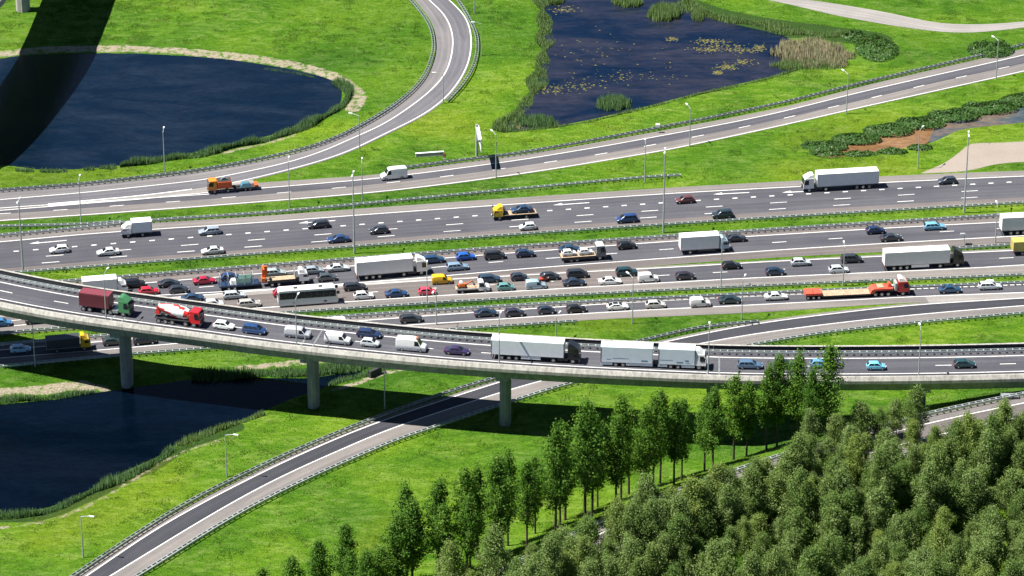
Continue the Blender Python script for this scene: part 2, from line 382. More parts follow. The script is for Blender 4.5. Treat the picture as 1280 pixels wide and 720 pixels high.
C_dash2 = [(-80, 339.5), (67, 328), (148, 321.3), (229.5, 315), (314, 308.8), (402, 302), (567, 289), (734.5, 277.2), (817, 271.8), (981.7, 261), (1131, 252), (1265, 244.3), (1400, 237)]
D_top = [(-100, 368), (87, 353), (330, 333.5), (650, 308.8), (970, 288), (1280, 268), (1400, 261)]
D_topline = [(-100, 377), (182, 354), (397, 336.4), (445, 332.4), (555, 323), (605, 319), (690, 312.8), (753, 308), (851, 301.2), (970, 293.8), (1134.7, 284), (1280, 276.5), (1400, 270)]
D_botline = [(-100, 398), (200, 373.5), (400, 357.5), (557.5, 345), (650, 336.8), (867, 320.5), (970, 313), (1134, 303), (1280, 295), (1400, 289)]
D_dash = [(-100, 387.5), (200, 363.5), (400, 347), (555, 333.5), (618, 328), (690, 323), (765, 317.5), (833, 312), (975, 303), (1045, 298.5), (1186, 289.5), (1280, 284.5), (1400, 279)]
D_bot = [(-100, 405), (200, 380), (400, 364), (557.5, 351), (822, 332), (970, 322), (1103, 315), (1280, 302.5), (1400, 295)]
E_top = [(-100, 402), (200, 377), (400, 361), (557.5, 348), (822, 333), (970, 325.3), (1103, 318.5), (1280, 310.5), (1400, 306)]
E_topline = [(-100, 405), (100, 387), (300, 369.5), (470, 356), (566, 349.3), (626, 346), (670, 343.5), (740, 339.6), (830, 335), (901, 331), (970, 327), (1103, 320.8), (1280, 313), (1400, 308)]
E_dash = [(-100, 411), (100, 394), (335, 375), (476, 364.8), (554, 360), (618, 356.3), (694, 352), (827, 344.7), (900, 340.8), (1080, 332), (1255, 323), (1400, 316)]
E_botline = [(-100, 416.5), (7, 408.5), (72, 403), (315, 386), (351, 383.5), (430, 378), (550, 370), (640, 364.8), (840.5, 353.3), (970, 346.5), (1214, 335.5), (1280, 331.5), (1400, 325.5)]
E_bot = [(-100, 427), (0, 419), (359, 392), (650, 373.5), (970, 358), (1280, 344.5), (1400, 339)]
F_top = [(-100, 439), (0, 431.5), (112, 422), (417, 398), (650, 383), (970, 367), (1280, 353.5), (1400, 348)]
F_topline = [(-100, 446), (0, 438), (112, 428.5), (300, 413), (515, 396.5), (560, 393.3), (625, 388.8), (709, 383.3), (790, 378.3), (900, 372.7), (970, 369.6), (1156, 361), (1280, 356), (1400, 351)]
F_botline = [(-100, 456.5), (0, 448), (148, 436), (300, 423), (515, 406.5), (560, 403.5), (720, 393), (815, 387.5), (900, 383.5), (990, 379), (1150, 371), (1280, 366), (1400, 362)]
F_bot = [(-100, 467), (0, 458.5), (148, 445), (272, 435.5), (560, 413), (652, 407), (740, 400), (864, 394.5), (970, 389.5), (1050, 384), (1111, 380), (1280, 373), (1400, 369)]
G_upper = [(1400, 366), (1280, 373), (1134.7, 382.5), (1029, 394), (950, 404.6), (904, 412.6), (835, 427), (740, 448.5), (646.7, 471.7), (586.7, 490), (485, 524), (418, 550), (330, 590), (211, 652.7), (109.5, 719.5), (20, 782)]
G_lower = [(1400, 375), (1280, 382.5), (1108, 397.5), (970, 414), (872, 430.5), (780, 451), (684, 474.5), (618, 493.5), (514, 527.5), (455, 550), (320, 612.5), (138.5, 720), (40, 782)]
G_right = [(1400, 383), (1280, 391.5), (1055, 413.5), (950, 429.5), (820, 455), (716, 480), (641, 502.5), (549, 533), (478, 558.5), (320, 631), (171.5, 722), (75, 784)]
G_left = [(1400, 363.5), (1280, 370.5), (1134.7, 380), (1029, 391), (950, 401.6), (904, 409.6), (835, 424), (740, 445.5), (645, 468.7), (583.7, 487), (481, 521), (414, 547), (326, 586.5), (207, 648.5), (104, 716), (12, 780)]

POND_NW = [(-90, 92), (0, 74), (21, 70), (127, 66.5), (211, 69), (280, 74), (330, 81), (383, 91), (417.6, 101.6), (428, 113), (428, 121), (423, 132), (400, 145), (367.5, 160), (320, 174), (280, 183), (215, 196), (148, 207), (100, 211), (47.5, 212), (16, 207), (-30, 209), (-90, 214)]
POND_N = [(640, -60), (664, -30), (673, 0), (679.6, 30), (679, 53), (675, 85), (669, 105.5), (655, 130), (634, 153), (621, 167), (640, 165), (703, 156), (788, 138), (864, 118.5), (940, 101), (985, 90), (1010, 82), (1000, 60), (979, 44), (950, 37.5), (885, 22.5), (859, 12), (850, -10), (800, -25), (720, -60)]
CANAL = [(1290, 133), (1172, 156), (1135, 163), (1100, 174), (1061, 184), (1034, 189), (1040, 191), (1087, 191), (1121.5, 186), (1150, 182), (1174, 174), (1200, 162), (1240, 157), (1290, 152), (1400, 138), (1400, 112)]
POND_SW = [(-90, 512), (0, 506), (60, 500), (129, 490), (200, 480), (250, 474), (320, 472), (381, 474), (410, 470), (440, 464), (462, 460), (465, 465), (440, 472), (416, 478.5), (403, 485), (373, 495), (340, 509), (290, 530), (227, 551), (195, 572), (148, 593), (92, 622), (53, 636), (0, 641), (-90, 648)]
PATH_UP = [(880, -18), (966, -3), (1003, -1), (1100, 14), (1174, 29), (1230, 30.5), (1280, 27), (1400, 12)]
PATH_LO = [(868, -12), (960, 0), (1055.5, 21.5), (1161, 38.5), (1214, 41), (1280, 34.5), (1400, 19)]
DIRT = [(1150, 217), (1180, 204), (1200, 190), (1214, 180), (1250, 178.5), (1300, 176), (1400, 172), (1400, 196), (1290, 202), (1248, 205), (1206, 214)]
J_C = [(1440, 484), (1360, 500), (1280, 516), (1206, 531), (1085, 562), (950, 605), (870, 633), (800, 661), (708, 704), (640, 738), (560, 782), (480, 830)]
J_Z = [11.9, 11.6, 11.3, 10.9, 10.0, 8.6, 7.7, 6.8, 5.4, 4.2, 2.8, 1.4]
WATER_Z = -0.45

# ------------------------------------------------------------------ terrain
X0, X1, Y0, Y1, ST = -140.0, 140.0, 512.0, 850.0, 0.65
gx = np.arange(X0, X1 + 1e-6, ST); gy = np.arange(Y0, Y1 + 1e-6, ST)
GX, GY = np.meshgrid(gx, gy)
def inside(poly, X=None, Y=None):
    X = GX if X is None else X; Y = GY if Y is None else Y
    c = np.zeros(X.shape, bool); n = len(poly)
    xs = [p.x for p in poly]; ys = [p.y for p in poly]
    for i in range(n):
        x1, y1, x2, y2 = xs[i], ys[i], xs[i - 1], ys[i - 1]
        if y1 == y2: continue
        c ^= ((y1 > Y) != (y2 > Y)) & (X < (x2 - x1) * (Y - y1) / (y2 - y1) + x1)
    return c
def dist_line(pl, vals=None):
    best = np.full(GX.shape, 1e9); bv = np.zeros(GX.shape)
    for i in range(len(pl) - 1):
        a, b = pl[i], pl[i + 1]; dx, dy = b.x - a.x, b.y - a.y; L2 = dx * dx + dy * dy
        t = np.clip(((GX - a.x) * dx + (GY - a.y) * dy) / L2, 0, 1)
        d = np.hypot(GX - a.x - t * dx, GY - a.y - t * dy); m = d < best
        best[m] = d[m]
        if vals is not None: bv[m] = (vals[i] + t * (vals[i + 1] - vals[i]))[m]
    return best, bv
def blur(M, r):
    k = 2 * r + 1
    for ax in (0, 1):
        for _ in range(2):
            pad = [(0, 0), (0, 0)]; pad[ax] = (r + 1, r)
            c = np.cumsum(np.pad(M, pad, mode='edge'), axis=ax)
            M = (np.take(c, range(k, c.shape[ax]), axis=ax) - np.take(c, range(0, c.shape[ax] - k), axis=ax)) / k
    return M
def poly_w(px, z=0.0):
    q = W(px, z); return catmull(q + [q[0]], 2.5)[:-1]
ponds = [poly_w(p, WATER_Z) for p in (POND_NW, POND_N, CANAL, POND_SW)]
CANAL_W = [(1172, 150), (1135, 158), (1100, 171), (1061, 182), (1028, 189), (1036, 194), (1087, 195), (1121.5, 189), (1150, 184), (1160, 178)]
CANAL_E = [(1172, 150), (1160, 178), (1174, 178), (1200, 164), (1240, 159), (1290, 154), (1420, 136), (1420, 104), (1290, 130)]
wmask = np.zeros(GX.shape)
for p in ponds: wmask = np.maximum(wmask, inside(p).astype(float))
wb = blur(wmask, 2)
H = np.where(wb < 0.5, WATER_Z * 2 * wb, WATER_Z - (wb - 0.5) * 2.2)
J_path = smooth(catmull([P(x, y, z) for (x, y), z in zip(J_C, J_Z)], 3.0), 6)
jd, jz = dist_line(J_path, [p.z for p in J_path])
JHALF = 6.2
emb = np.clip(jz - np.maximum(0, jd - JHALF) / 2.0, 0, None) - np.where(jd < JHALF - 0.4, 0.06, 0.0)
eb = blur(np.maximum(emb, 0), 1); H = np.where(eb > 0.02, np.maximum(H, eb), H)
def zone(top, bot, z=0.0): return W(top, z) + W(bot, z)[::-1]
rmask = np.zeros(GX.shape, bool)
for t, b in ((A_top, A_bot), (B_toppave, B_bot), (C_top, C_bot), (D_top, D_bot), (E_top, E_bot), (F_top, F_bot), (G_left, G_right), (PATH_UP, PATH_LO)):
    rmask |= inside(zone(t, b))
rmask |= inside(W(DIRT)); rmask |= jd < JHALF - 0.3
# gentle unevenness away from the roads and water
und = blur(RNG.normal(0, 1, GX.shape), 5); und = und / und.std() * 0.07
free = 1 - np.clip(blur((rmask | (wmask > 0)).astype(float), 3) * 2, 0, 1)
H = H + und * free
def h_at(x, y):
    i = (x - X0) / ST; j = (y - Y0) / ST
    if not (0 <= i < len(gx) - 1 and 0 <= j < len(gy) - 1): return 0.0
    a, b = int(i), int(j); u, v = i - a, j - b
    return float(H[b, a] * (1 - u) * (1 - v) + H[b, a + 1] * u * (1 - v) + H[b + 1, a] * (1 - u) * v + H[b + 1, a + 1] * u * v)
def G(px, py):
    z = 0.0
    for _ in range(25):
        p = P(px, py, z); z += (h_at(p.x, p.y) - z) * 0.5
    return P(px, py, z)
# ground cover: R bare sand, G lush dark growth, B mud
sandm = np.zeros(GX.shape); lush = np.zeros(GX.shape); mud = np.zeros(GX.shape); flower = np.zeros(GX.shape)
def paint(M, px, hw, v=1.0, soft=0.8):
    d, _ = dist_line(catmull(W(px), 3)); np.maximum(M, v * np.clip((hw + soft - d) / soft, 0, 1), out=M)
paint(sandm, [(-60, 78), (0, 67), (60, 61.5), (127, 60), (211, 62), (280, 68.5), (330, 74), (383, 84), (420, 96), (441, 110), (449, 124), (441, 136)], 1.5, 0.60)
paint(sandm, [(370, 168), (345, 175), (320, 182), (280, 191)], 0.4, 0.55)
paint(sandm, [(-40, 494), (0, 490), (60, 487), (100, 481), (128, 488)], 1.7, 0.62)
paint(sandm, [(300, 459), (350, 456), (400, 452), (430, 452)], 1.0, 0.6)
paint(sandm, [(418, 487), (447, 479), (478, 467), (520, 457)], 0.5, 0.62)
paint(sandm, [(292, 546), (235, 562), (205, 576), (150, 609), (110, 633), (60, 651), (0, 660), (-60, 664)], 0.35, 0.5)
paint(sandm, [(640, 436), (560, 414), (460, 424)], 0.5, 0.6)
for q, hw in (([(535, 158), (556, 152), (566, 160)], 4), ([(996, 178), (1010, 172), (1050, 160), (1110, 150)], 2), ([(0, 222), (60, 218), (140, 216)], 2.5), ([(985, 212), (1060, 205), (1110, 206)], 3), ([(745, 402), (770, 404)], 2), ([(60, 670), (150, 630), (210, 590)], 2.5), ([(470, 690), (500, 660)], 3)): paint(flower, q, hw, .34, 5)
paint(mud, [(1036, 190), (1061, 188), (1090, 182), (1120, 172), (1150, 166)], 2.6)
for px, hw in (([(1036, 189), (1061, 182), (1110, 168), (1172, 152), (1290, 128), (1400, 110)], 4), ([(860, 8), (885, 17), (950, 31), (985, 36), (1040, 42), (1090, 50)], 4.5),
               ([(0, 645), (53, 642), (92, 627), (148, 599), (195, 577), (227, 556), (290, 534)], 2), ([(400, 466), (440, 460), (466, 458)], 3)):
    paint(lush, px, hw, 0.9)
ox = np.concatenate([-np.geomspace(4000, 30, 14) + X0, gx, X1 + np.geomspace(30, 4000, 14)])
oy = np.concatenate([-np.geomspace(1500, 30, 10) + Y0, gy, Y1 + np.geomspace(30, 9000, 16)])
HH = np.zeros((len(oy), len(ox))); HH[10:10 + len(gy), 14:14 + len(gx)] = H
CC = np.zeros((len(oy), len(ox), 4), np.float32); CC[..., 3] = 0
for k, M in enumerate((sandm, lush, mud, flower)): CC[10:10 + len(gy), 14:14 + len(gx), k] = M
# the embankment carries on outside the detailed part as the road there does
OX, OY = np.meshgrid(ox, oy)
nvx, nvy = len(ox), len(oy)
co = np.stack([OX, OY, HH], -1).reshape(-1, 3).astype(np.float32)
idx = np.arange(nvx * nvy).reshape(nvy, nvx)
quads = np.stack([idx[:-1, :-1], idx[:-1, 1:], idx[1:, 1:], idx[1:, :-1]], -1).reshape(-1, 4)
def np_mesh(name, co, faces, mat, rnd=None):
    me = bpy.data.meshes.new(name); k = faces.shape[1]
    me.vertices.add(len(co)); me.vertices.foreach_set('co', co.astype(np.float32).ravel())
    me.loops.add(faces.size); me.loops.foreach_set('vertex_index', faces.astype(np.int32).ravel())
    me.polygons.add(len(faces)); me.polygons.foreach_set('loop_start', np.arange(0, faces.size, k, dtype=np.int32))
    me.materials.append(MATS[mat]); me.update(calc_edges=True)
    if rnd is not None:
        a = me.attributes.new('rnd', 'FLOAT', 'POINT'); a.data.foreach_set('value', rnd.astype(np.float32))
    return me
gm = np_mesh('ground', co, quads, 'ground')
ca = gm.attributes.new('cover', 'FLOAT_COLOR', 'POINT'); ca.data.foreach_set('color', CC.reshape(-1))
gm.polygons.foreach_set('use_smooth', np.ones(len(gm.polygons), bool))
obj('ground', gm, kind='structure')

# water sheets
for nm, p, m in (('pond_water', ponds[0], 'water'), ('pond_water', ponds[1], 'water_weedy'), ('muddy_water', W(CANAL_W, WATER_Z), 'water_muddy'), ('canal_water', W(CANAL_E, WATER_Z), 'water_canal'), ('pond_water', ponds[3], 'water_deep')):
    grow = 0.0 if m in ('water_muddy', 'water_canal') else 1.6
    nn = normals(p + p[:1])[:-1]
    sgn = 1 if sum(a.x * b.y - b.x * a.y for a, b in zip(p, p[1:] + p[:1])) < 0 else -1
    q = [(a.x + k.x * sgn * grow, a.y + k.y * sgn * grow, WATER_Z) for a, k in zip(p, nn)]
    me = mesh(nm, q, [tuple(range(len(q)))], m); fix_up(me); obj(nm, me, kind='structure')

# ------------------------------------------------------------------ roads
RZ = 0.05
def road(name, top, bot, mat, z=RZ, ext=60):
    me = strip_mesh(name, path(top, 0, 2, ext, ext), path(bot, 0, 2, ext, ext), z, mat)
    return obj(name, me, kind='structure')
def lane(parent, name, top, bot, mat, z, ext=60):
    return obj(name, strip_mesh(name, path(top, 0, 2, ext, ext), path(bot, 0, 2, ext, ext), z, mat), parent)
def edge(parent, px, w=0.28, z=RZ + 0.03, ext=60, name='edge_line'):
    return obj(name, line_mesh(name, path(px, 0, 2, ext, ext), w, z), parent)
def dashes(parent, px, ref, ln, per, w=0.24, z=RZ + 0.03, name='lane_line'):
    pl = path(px, 0, 1.0, 60, 60); s = nearest_s(pl, P(*ref)) - ln / 2
    if ln < 2: return obj(name, line_mesh(name, pl, w, z, dash=(ln, per, s)), parent, kind='stuff')
    return dash_parts(pl, ln, per, s, w, z, parent)

rB = road('slip_road', B_toppave, B_bot, 'shoulder', RZ)
lane(rB, 'dark_lane', B_topline, B_dash[3:], 'asphalt', RZ + 0.012)
edge(rB, B_topline); edge(rB, [(x, y - 1) for x, y in B_bot]); dashes(rB, B_dash, (355, 241), 3.0, 11.9)
rA = road('loop_ramp', A_top, A_bot, 'shoulder_grey', RZ + 0.02)
lane(rA, 'running_lane', A_topline, A_botline, 'asphalt_pale', RZ + 0.035)
edge(rA, A_topline, z=RZ + 0.05); edge(rA, A_botline[4:], z=RZ + 0.05, ext=0); 
# gore between the two, hatched pale
gt = [(60, 255.5), (105, 251.5), (180, 244.5), (240, 237), (287, 229.8), (316, 225)]
gb = [(60, 258), (105, 255), (180, 249), (240, 243), (290, 238.5), (322, 235.5)]
obj('gore_paving', strip_mesh('gore_paving', path(gt), path(gb), RZ + 0.05, 'pale_paving'), rA)
edge(rA, gb, z=RZ + 0.065, ext=0); edge(rA, gt[:4], w=0.4, z=RZ + 0.065, ext=0)
edge(rA, [(-60, 266), (0, 260.5), (60, 256.5)], z=RZ + 0.055, ext=40)

rC = road('far_carriageway', C_top, C_bot, 'shoulder')
lane(rC, 'running_lanes', C_topline, [(x, y + 3.2) for x, y in C_dash2], 'asphalt', RZ + 0.012)
lane(rC, 'median_shoulder', [(x, y + 3.0) for x, y in C_dash2], C_bot, 'asphalt_brown', RZ + 0.006)
edge(rC, C_topline); dashes(rC, C_block, (1148, 234.6), 1.1, 4.0, 0.42)
dashes(rC, C_dash1, (153, 313), 3.6, 13.9); dashes(rC, C_dash2, (148, 321.3), 3.6, 13.9)
def arrow(parent, cx, cy, ref):
    p = P(cx, cy); a = tangent(ref, p); c, s = math.cos(a), math.sin(a)
    q = [(-3.9, 0), (-1.9, 0.75), (-1.9, .16), (3.9, .16), (3.9, -.16), (-1.9, -.16), (-1.9, -0.3)]
    me = mesh('lane_arrow', [(p.x + x * c - y * s, p.y + x * s + y * c, RZ + 0.034) for x, y in q], [(0, 6, 5, 2, 1), (2, 5, 4, 3)], 'marking'); fix_up(me); obj('lane_arrow', me, parent)
cref = path(C_topline)
for q in ((60, 303), (396, 277.8), (714, 255.3), (914, 242.2), (1000, 240)): arrow(rC, q[0], q[1], cref)

rD = road('middle_carriageway', D_top, D_bot, 'shoulder')
lane(rD, 'running_lanes', D_topline, D_botline, 'asphalt', RZ + 0.012); lane(rD, 'far_shoulder', D_top, D_topline, 'asphalt_brown', RZ + 0.006)
lane(rD, 'near_shoulder', [(822, 324), (970, 313.5), (1134, 303.5), (1280, 295.5), (1400, 289.5)], [(822, 331.5), (970, 321.5), (1103, 314.5), (1280, 302), (1400, 294.5)], 'asphalt_brown', RZ + 0.006)
edge(rD, D_topline); edge(rD, D_botline); dashes(rD, D_dash, (833, 312), 3.0, 11.9)
rE = road('near_carriageway', E_top, E_bot, 'shoulder', RZ + 0.014)
eL = lambda pl, a, b: [p for p in pl if a <= p[0] <= b]
lane(rE, 'brown_lanes', eL(E_topline, -200, 805) + [(810, 336)], eL(E_botline, -200, 805) + [(812, 355)], 'asphalt_brown', RZ + 0.026, 0)
lane(rE, 'grey_lanes', [(810, 336)] + eL(E_topline, 812, 1500), [(812, 355)] + eL(E_botline, 815, 1500), 'asphalt', RZ + 0.026, 0)
edge(rE, E_topline[4:], z=RZ + 0.045); edge(rE, E_botline, z=RZ + 0.045); dashes(rE, E_dash, (900, 340.8), 3.0, 11.9, z=RZ + 0.045)
obj('gore_paving', strip_mesh('gore_paving', path([(-60, 397.5), (200, 374.3), (400, 358.2), (545, 346.5)]), path([(-60, 402), (200, 379), (400, 362), (560, 349)]), RZ + 0.04, 'pale_paving'), rE)
rF = road('outer_carriageway', F_top, F_bot, 'shoulder')
lane(rF, 'running_lane', F_topline, F_botline, 'asphalt', RZ + 0.012)
edge(rF, F_topline); edge(rF, F_botline)
rG = road('exit_road', G_left, G_right, 'shoulder', RZ + 0.02)
lane(rG, 'dark_lane', G_upper, G_lower, 'asphalt_dark', RZ + 0.032)
edge(rG, G_upper, z=RZ + 0.05); edge(rG, G_lower, z=RZ + 0.05)
obj('gore_paving', strip_mesh('gore_paving', path([(1156, 371.5), (1280, 366.5), (1400, 362.5)]), path([(1162, 379.5), (1280, 373), (1400, 366)]), RZ + 0.045, 'pale_paving'), rG)
obj('cycle_path', strip_mesh('cycle_path', path(PATH_UP), path(PATH_LO), 0.04, 'pale_paving'), kind='structure')
dm = mesh('dirt_track', [(p.x, p.y, 0.035) for p in catmull(W(DIRT) + W(DIRT[:1]), 2)[:-1]], [tuple(range(len(catmull(W(DIRT) + W(DIRT[:1]), 2)) - 1))], 'dirt'); fix_up(dm)
obj('dirt_track', dm, kind='structure')
# the raised road beside the wood
jn = normals(J_path)
if jn[0].y < 0: jn = [-k for k in jn]
def joff(o): return [p + k * o for p, k in zip(J_path, jn)]
rJ = obj('raised_road', strip_mesh('raised_road', joff(6.0), joff(-6.0), 0.05, 'shoulder'), kind='structure')
obj('running_lane', strip_mesh('running_lane', joff(3.3), joff(-1.3), 0.065, 'asphalt_brown'), rJ)
obj('edge_line', line_mesh('edge_line', joff(3.3), 0.28, 0.08), rJ); obj('edge_line', line_mesh('edge_line', joff(-1.3), 0.28, 0.08), rJ)

# ------------------------------------------------------------------ viaducts
def loft(name, pl, nn, sec, mat, parent, closed_ends=True, smooth=None, i0=0, i1=None):
    """cross-section sec = [(offset, dz)...] carried along pl"""
    i1 = len(pl) if i1 is None else i1; v = []; f = []; m = len(sec)
    for i in range(i0, i1):
        for o, dz in sec: v.append((pl[i].x + nn[i].x * o, pl[i].y + nn[i].y * o, pl[i].z + dz))
    k = i1 - i0
    for i in range(k - 1):
        for j in range(m): f.append((i * m + j, i * m + (j + 1) % m, (i + 1) * m + (j + 1) % m, (i + 1) * m + j))
    if closed_ends: f.append(tuple(range(m))[::-1]); f.append(tuple((k - 1) * m + j for j in range(m)))
    me = mesh(name, v, f, mat, smooth=smooth)
    me.validate(); 
    import bmesh
    bm = bmesh.new(); bm.from_mesh(me); bmesh.ops.recalc_face_normals(bm, faces=bm.faces); bm.to_mesh(me); bm.free()
    return obj(name, me, parent)
N_px = [(-330, 288), (-220, 325), (-110, 353), (0, 377), (75, 391), (150, 402), (250, 415.5), (330, 426.5), (400, 434.5), (478, 442.5), (560, 450), (660, 457), (760, 462.7), (880, 468), (960, 469.8), (1080, 470), (1180, 469), (1280, 466.7), (1380, 463.5), (1490, 459), (1600, 453)]
def zdeck(x): return float(np.interp(x, [-330, 158, 388, 633, 900, 1280, 1600], [15.6, 15.0, 14.4, 14.2, 13.9, 13.5, 13.2]))
nl = [P(x, y, zdeck(x) + 0.9) - Vector((0, 0, 0.9)) for x, y in N_px]
V_path = smooth(catmull(nl, 1.5), 8); V_n = normals(V_path)
if V_n[len(V_n) // 2].y < 0: V_n = [-k for k in V_n]
V_path = [p - k * 0.74 for p, k in zip(V_path, V_n)]         # outer edge of the near parapet at deck level
via = thing('viaduct', 'long curved concrete viaduct crossing over the motorway on columns', 'viaduct', (V_path[60].x, V_path[60].y, 0))
inv = Matrix.Translation(-Vector(via.location))
def under(o, root):
    o.parent = root; o.matrix_parent_inverse = Matrix.Translation(-Vector(root.location)); return o
DW = 12.6
def voff(o): return [p + k * o for p, k in zip(V_path, V_n)]
under(loft('deck', V_path, V_n, [(0.15, -0.30), (0.15, -0.02), (DW - 0.15, -0.02), (DW - 0.15, -0.30), (DW - 0.5, -0.45), (DW - 1.5, -2.45), (1.5, -2.45), (0.5, -0.45)], 'concrete_grey', None), via)
under(obj('road_surface', strip_mesh('road_surface', voff(0.77), voff(DW - 0.4), 0.0, 'asphalt')), via)
under(obj('edge_line', line_mesh('edge_line', voff(3.35), 0.28, 0.02)), via)
under(obj('edge_line', line_mesh('edge_line', voff(9.75), 0.28, 0.02)), via)
pl = voff(6.5); i_ref = nearest_s(pl, P(1247, 452, 13.5)); dash_parts(pl, 3.0, 12.0, i_ref, 0.22, 0.02, None, via)
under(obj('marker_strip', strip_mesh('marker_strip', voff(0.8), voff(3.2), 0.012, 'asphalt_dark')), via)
# parapet elements, near side (a light concrete edge) and far side
seg = 2; cnt = 0
for i in range(0, len(V_path) - seg, seg):
    q = [V_path[i + k].copy() for k in range(seg + 1)]; m = V_n[i:i + seg + 1]
    d = (q[1] - q[0]).normalized() * 0.012; q[0] += d; q[-1] -= (q[-1] - q[-2]).normalized() * 0.012
    px = 640 + FPX * q[0].x / (q[0].y * CP + (CAM_H - q[0].z) * SP)
    if -160 < px < 1440:
        j = random.uniform(-0.008, 0.008)
        under(loft('parapet_panel', q, m, [(0 + j, -0.42), (0 + j, 0.18), (0.46 + j, 0.84), (0.54 + j, 0.9), (0.74, 0.9), (0.78, -0.015)], 'concrete', None), via)
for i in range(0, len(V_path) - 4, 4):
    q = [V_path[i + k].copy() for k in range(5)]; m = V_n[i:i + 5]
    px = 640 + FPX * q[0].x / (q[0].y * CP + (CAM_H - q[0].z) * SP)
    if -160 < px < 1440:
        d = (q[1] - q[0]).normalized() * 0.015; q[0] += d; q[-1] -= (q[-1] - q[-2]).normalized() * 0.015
        under(loft('parapet_panel', q, m, [(DW - 0.40, -0.015), (DW - 0.36, 1.15), (DW, 1.15), (DW, -0.38)], 'dark_panel', None), via)  # far parapet panels: one near-black colour on every face, below pale concrete caps
        under(loft('parapet_cap', q, m, [(DW - 0.42, 1.153), (DW - 0.42, 1.24), (DW + .06, 1.24), (DW + .06, 1.153)], 'concrete', None), via)
def rail_sections(pl, nn, dz=0.0, gap=0.62):
    """two steel beams on posts with spacers, as one mesh for the beams and one for the posts"""
    bm_ = MB(); po = MB()
    for side in (-1, 1):
        sec = [(side * gap / 2 - 0.05, 0.46), (side * gap / 2 + 0.05, 0.46), (side * gap / 2 + 0.05, 0.78), (side * gap / 2 - 0.05, 0.78)]
        b = len(bm_.v)
        for p, k in zip(pl, nn):
            for o, z in sec: bm_.v.append((p.x + k.x * o, p.y + k.y * o, p.z + z + dz))
        for i in range(len(pl) - 1):
            for j in range(4): bm_.f.append((b + 4 * i + j, b + 4 * i + (j + 1) % 4, b + 4 * i + 4 + (j + 1) % 4, b + 4 * i + 4 + j))
    s = arclen(pl); t = 0.3; j = 0
    while t < s[-1]:
        while j < len(s) - 2 and s[j + 1] < t: j += 1
        u = (t - s[j]) / max(1e-9, s[j + 1] - s[j]); p = pl[j].lerp(pl[j + 1], u); k = nn[j]; d = Vector((k.y, -k.x, 0))
        def bx(o0, o1, e, z0, z1):
            c = [p + k * o0 - d * e, p + k * o1 - d * e, p + k * o1 + d * e, p + k * o0 + d * e]
            po.add([(q.x, q.y, p.z + z0 + dz) for q in c] + [(q.x, q.y, p.z + z1 + dz) for q in c], [(4, 5, 6, 7), (0, 1, 5, 4), (1, 2, 6, 5), (2, 3, 7, 6), (3, 0, 4, 7)])
        bx(-0.07, 0.07, 0.05, -0.05, 0.74)
        bx(-gap / 2 + 0.052, gap / 2 - 0.052, 0.09, 0.60, 0.765)
        t += 1.36
    return bm_, po
def guardrail(px, label, mat='galvanised', z=0.72, pl=None, name='guardrail'):
    pl = pl if pl is not None else [Vector((p.x, p.y, 0)) for p in path(px, z, 1.5)]
    nn = normals(pl); b, p = rail_sections(pl, nn)
    r = thing(name, label, 'guardrail', (pl[0].x, pl[0].y, pl[0].z), group='steel guardrails beside the roads')
    under(b.obj('beam', mat), r); po = under(p.obj('posts_and_spacers', 'galvanised_dull' if mat != 'galvanised' else 'galvanised'), r); po['kind'] = 'stuff'
    return r
pl = voff(DW - 1.55); b, p = rail_sections(pl, V_n)
under(b.obj('guardrail_beam', 'galvanised'), via); o = under(p.obj('guardrail_posts', 'galvanised'), via); o['kind'] = 'stuff'
# columns with crossheads, and the expansion joints above them
def col_at(xpx):
    return min(range(len(V_path)), key=lambda i: abs(640 + FPX * (V_path[i] + V_n[i] * DW / 2).x / ((V_path[i] + V_n[i] * DW / 2).y * CP + CAM_H * SP) - xpx))
for xpx in (-90, 158, 388, 633, 887, 1143, 1400):
    i = col_at(xpx); c = V_path[i] + V_n[i] * DW / 2; k = V_n[i]; d = Vector((k.y, -k.x, 0)); zt = V_path[i].z - 2.45
    v = []; f = []; n = 20
    for z, g in ((-1.5, 1.0), (0.3, 1.0), (zt - 2.4, 1.0), (zt - 1.4, 1.04), (zt - 0.05, 1.10)):
        for j in range(n):
            t = 2 * math.pi * j / n; a, bb = math.cos(t), math.sin(t)
            q = c + d * (1.06 * g * math.copysign(abs(a) ** 0.8, a)) + k * (1.45 * g * math.copysign(abs(bb) ** 0.8, bb)); v.append((q.x, q.y, z))
    for r in range(4):
        for j in range(n): f.append((r * n + j, r * n + (j + 1) % n, (r + 1) * n + (j + 1) % n, (r + 1) * n + j))
    under(obj('column', mesh('column', v, f, 'concrete_grey', smooth=50)), via)
    v = []
    for o, z in ((-4.6, zt - 0.75), (-1.6, zt - 1.35), (1.6, zt - 1.35), (4.6, zt - 0.75), (4.6, zt - 0.01), (-4.6, zt - 0.01)):
        for e in (-1.15, 1.15): q = c + k * o + d * e; v.append((q.x, q.y, z))
    f = [(2 * j, 2 * ((j + 1) % 6), 2 * ((j + 1) % 6) + 1, 2 * j + 1) for j in range(6)] + [(0, 2, 4, 6, 8, 10), (11, 9, 7, 5, 3, 1)]
    under(obj('crosshead', mesh('crosshead', v, f, 'concrete_grey')), via)
    if xpx in (158, 388, 887):
        for e in (-1.1, 1.1):
            m = MB()
            for o in np.arange(0.5, 9.6, 0.55):
                q = [c + k * (o - DW / 2) + d * (e - 0.16), c + k * (o - DW / 2 + 0.4) + d * (e - 0.16), c + k * (o - DW / 2 + 0.4) + d * (e + 0.16), c + k * (o - DW / 2) + d * (e + 0.16)]
                z = V_path[i].z + 0.035
                m.add([(t.x, t.y, z) for t in q], [(0, 1, 2, 3)])
            me = m.mesh('expansion_joint', 'galvanised_dull'); fix_up(me); under(obj('expansion_joint', me), via)
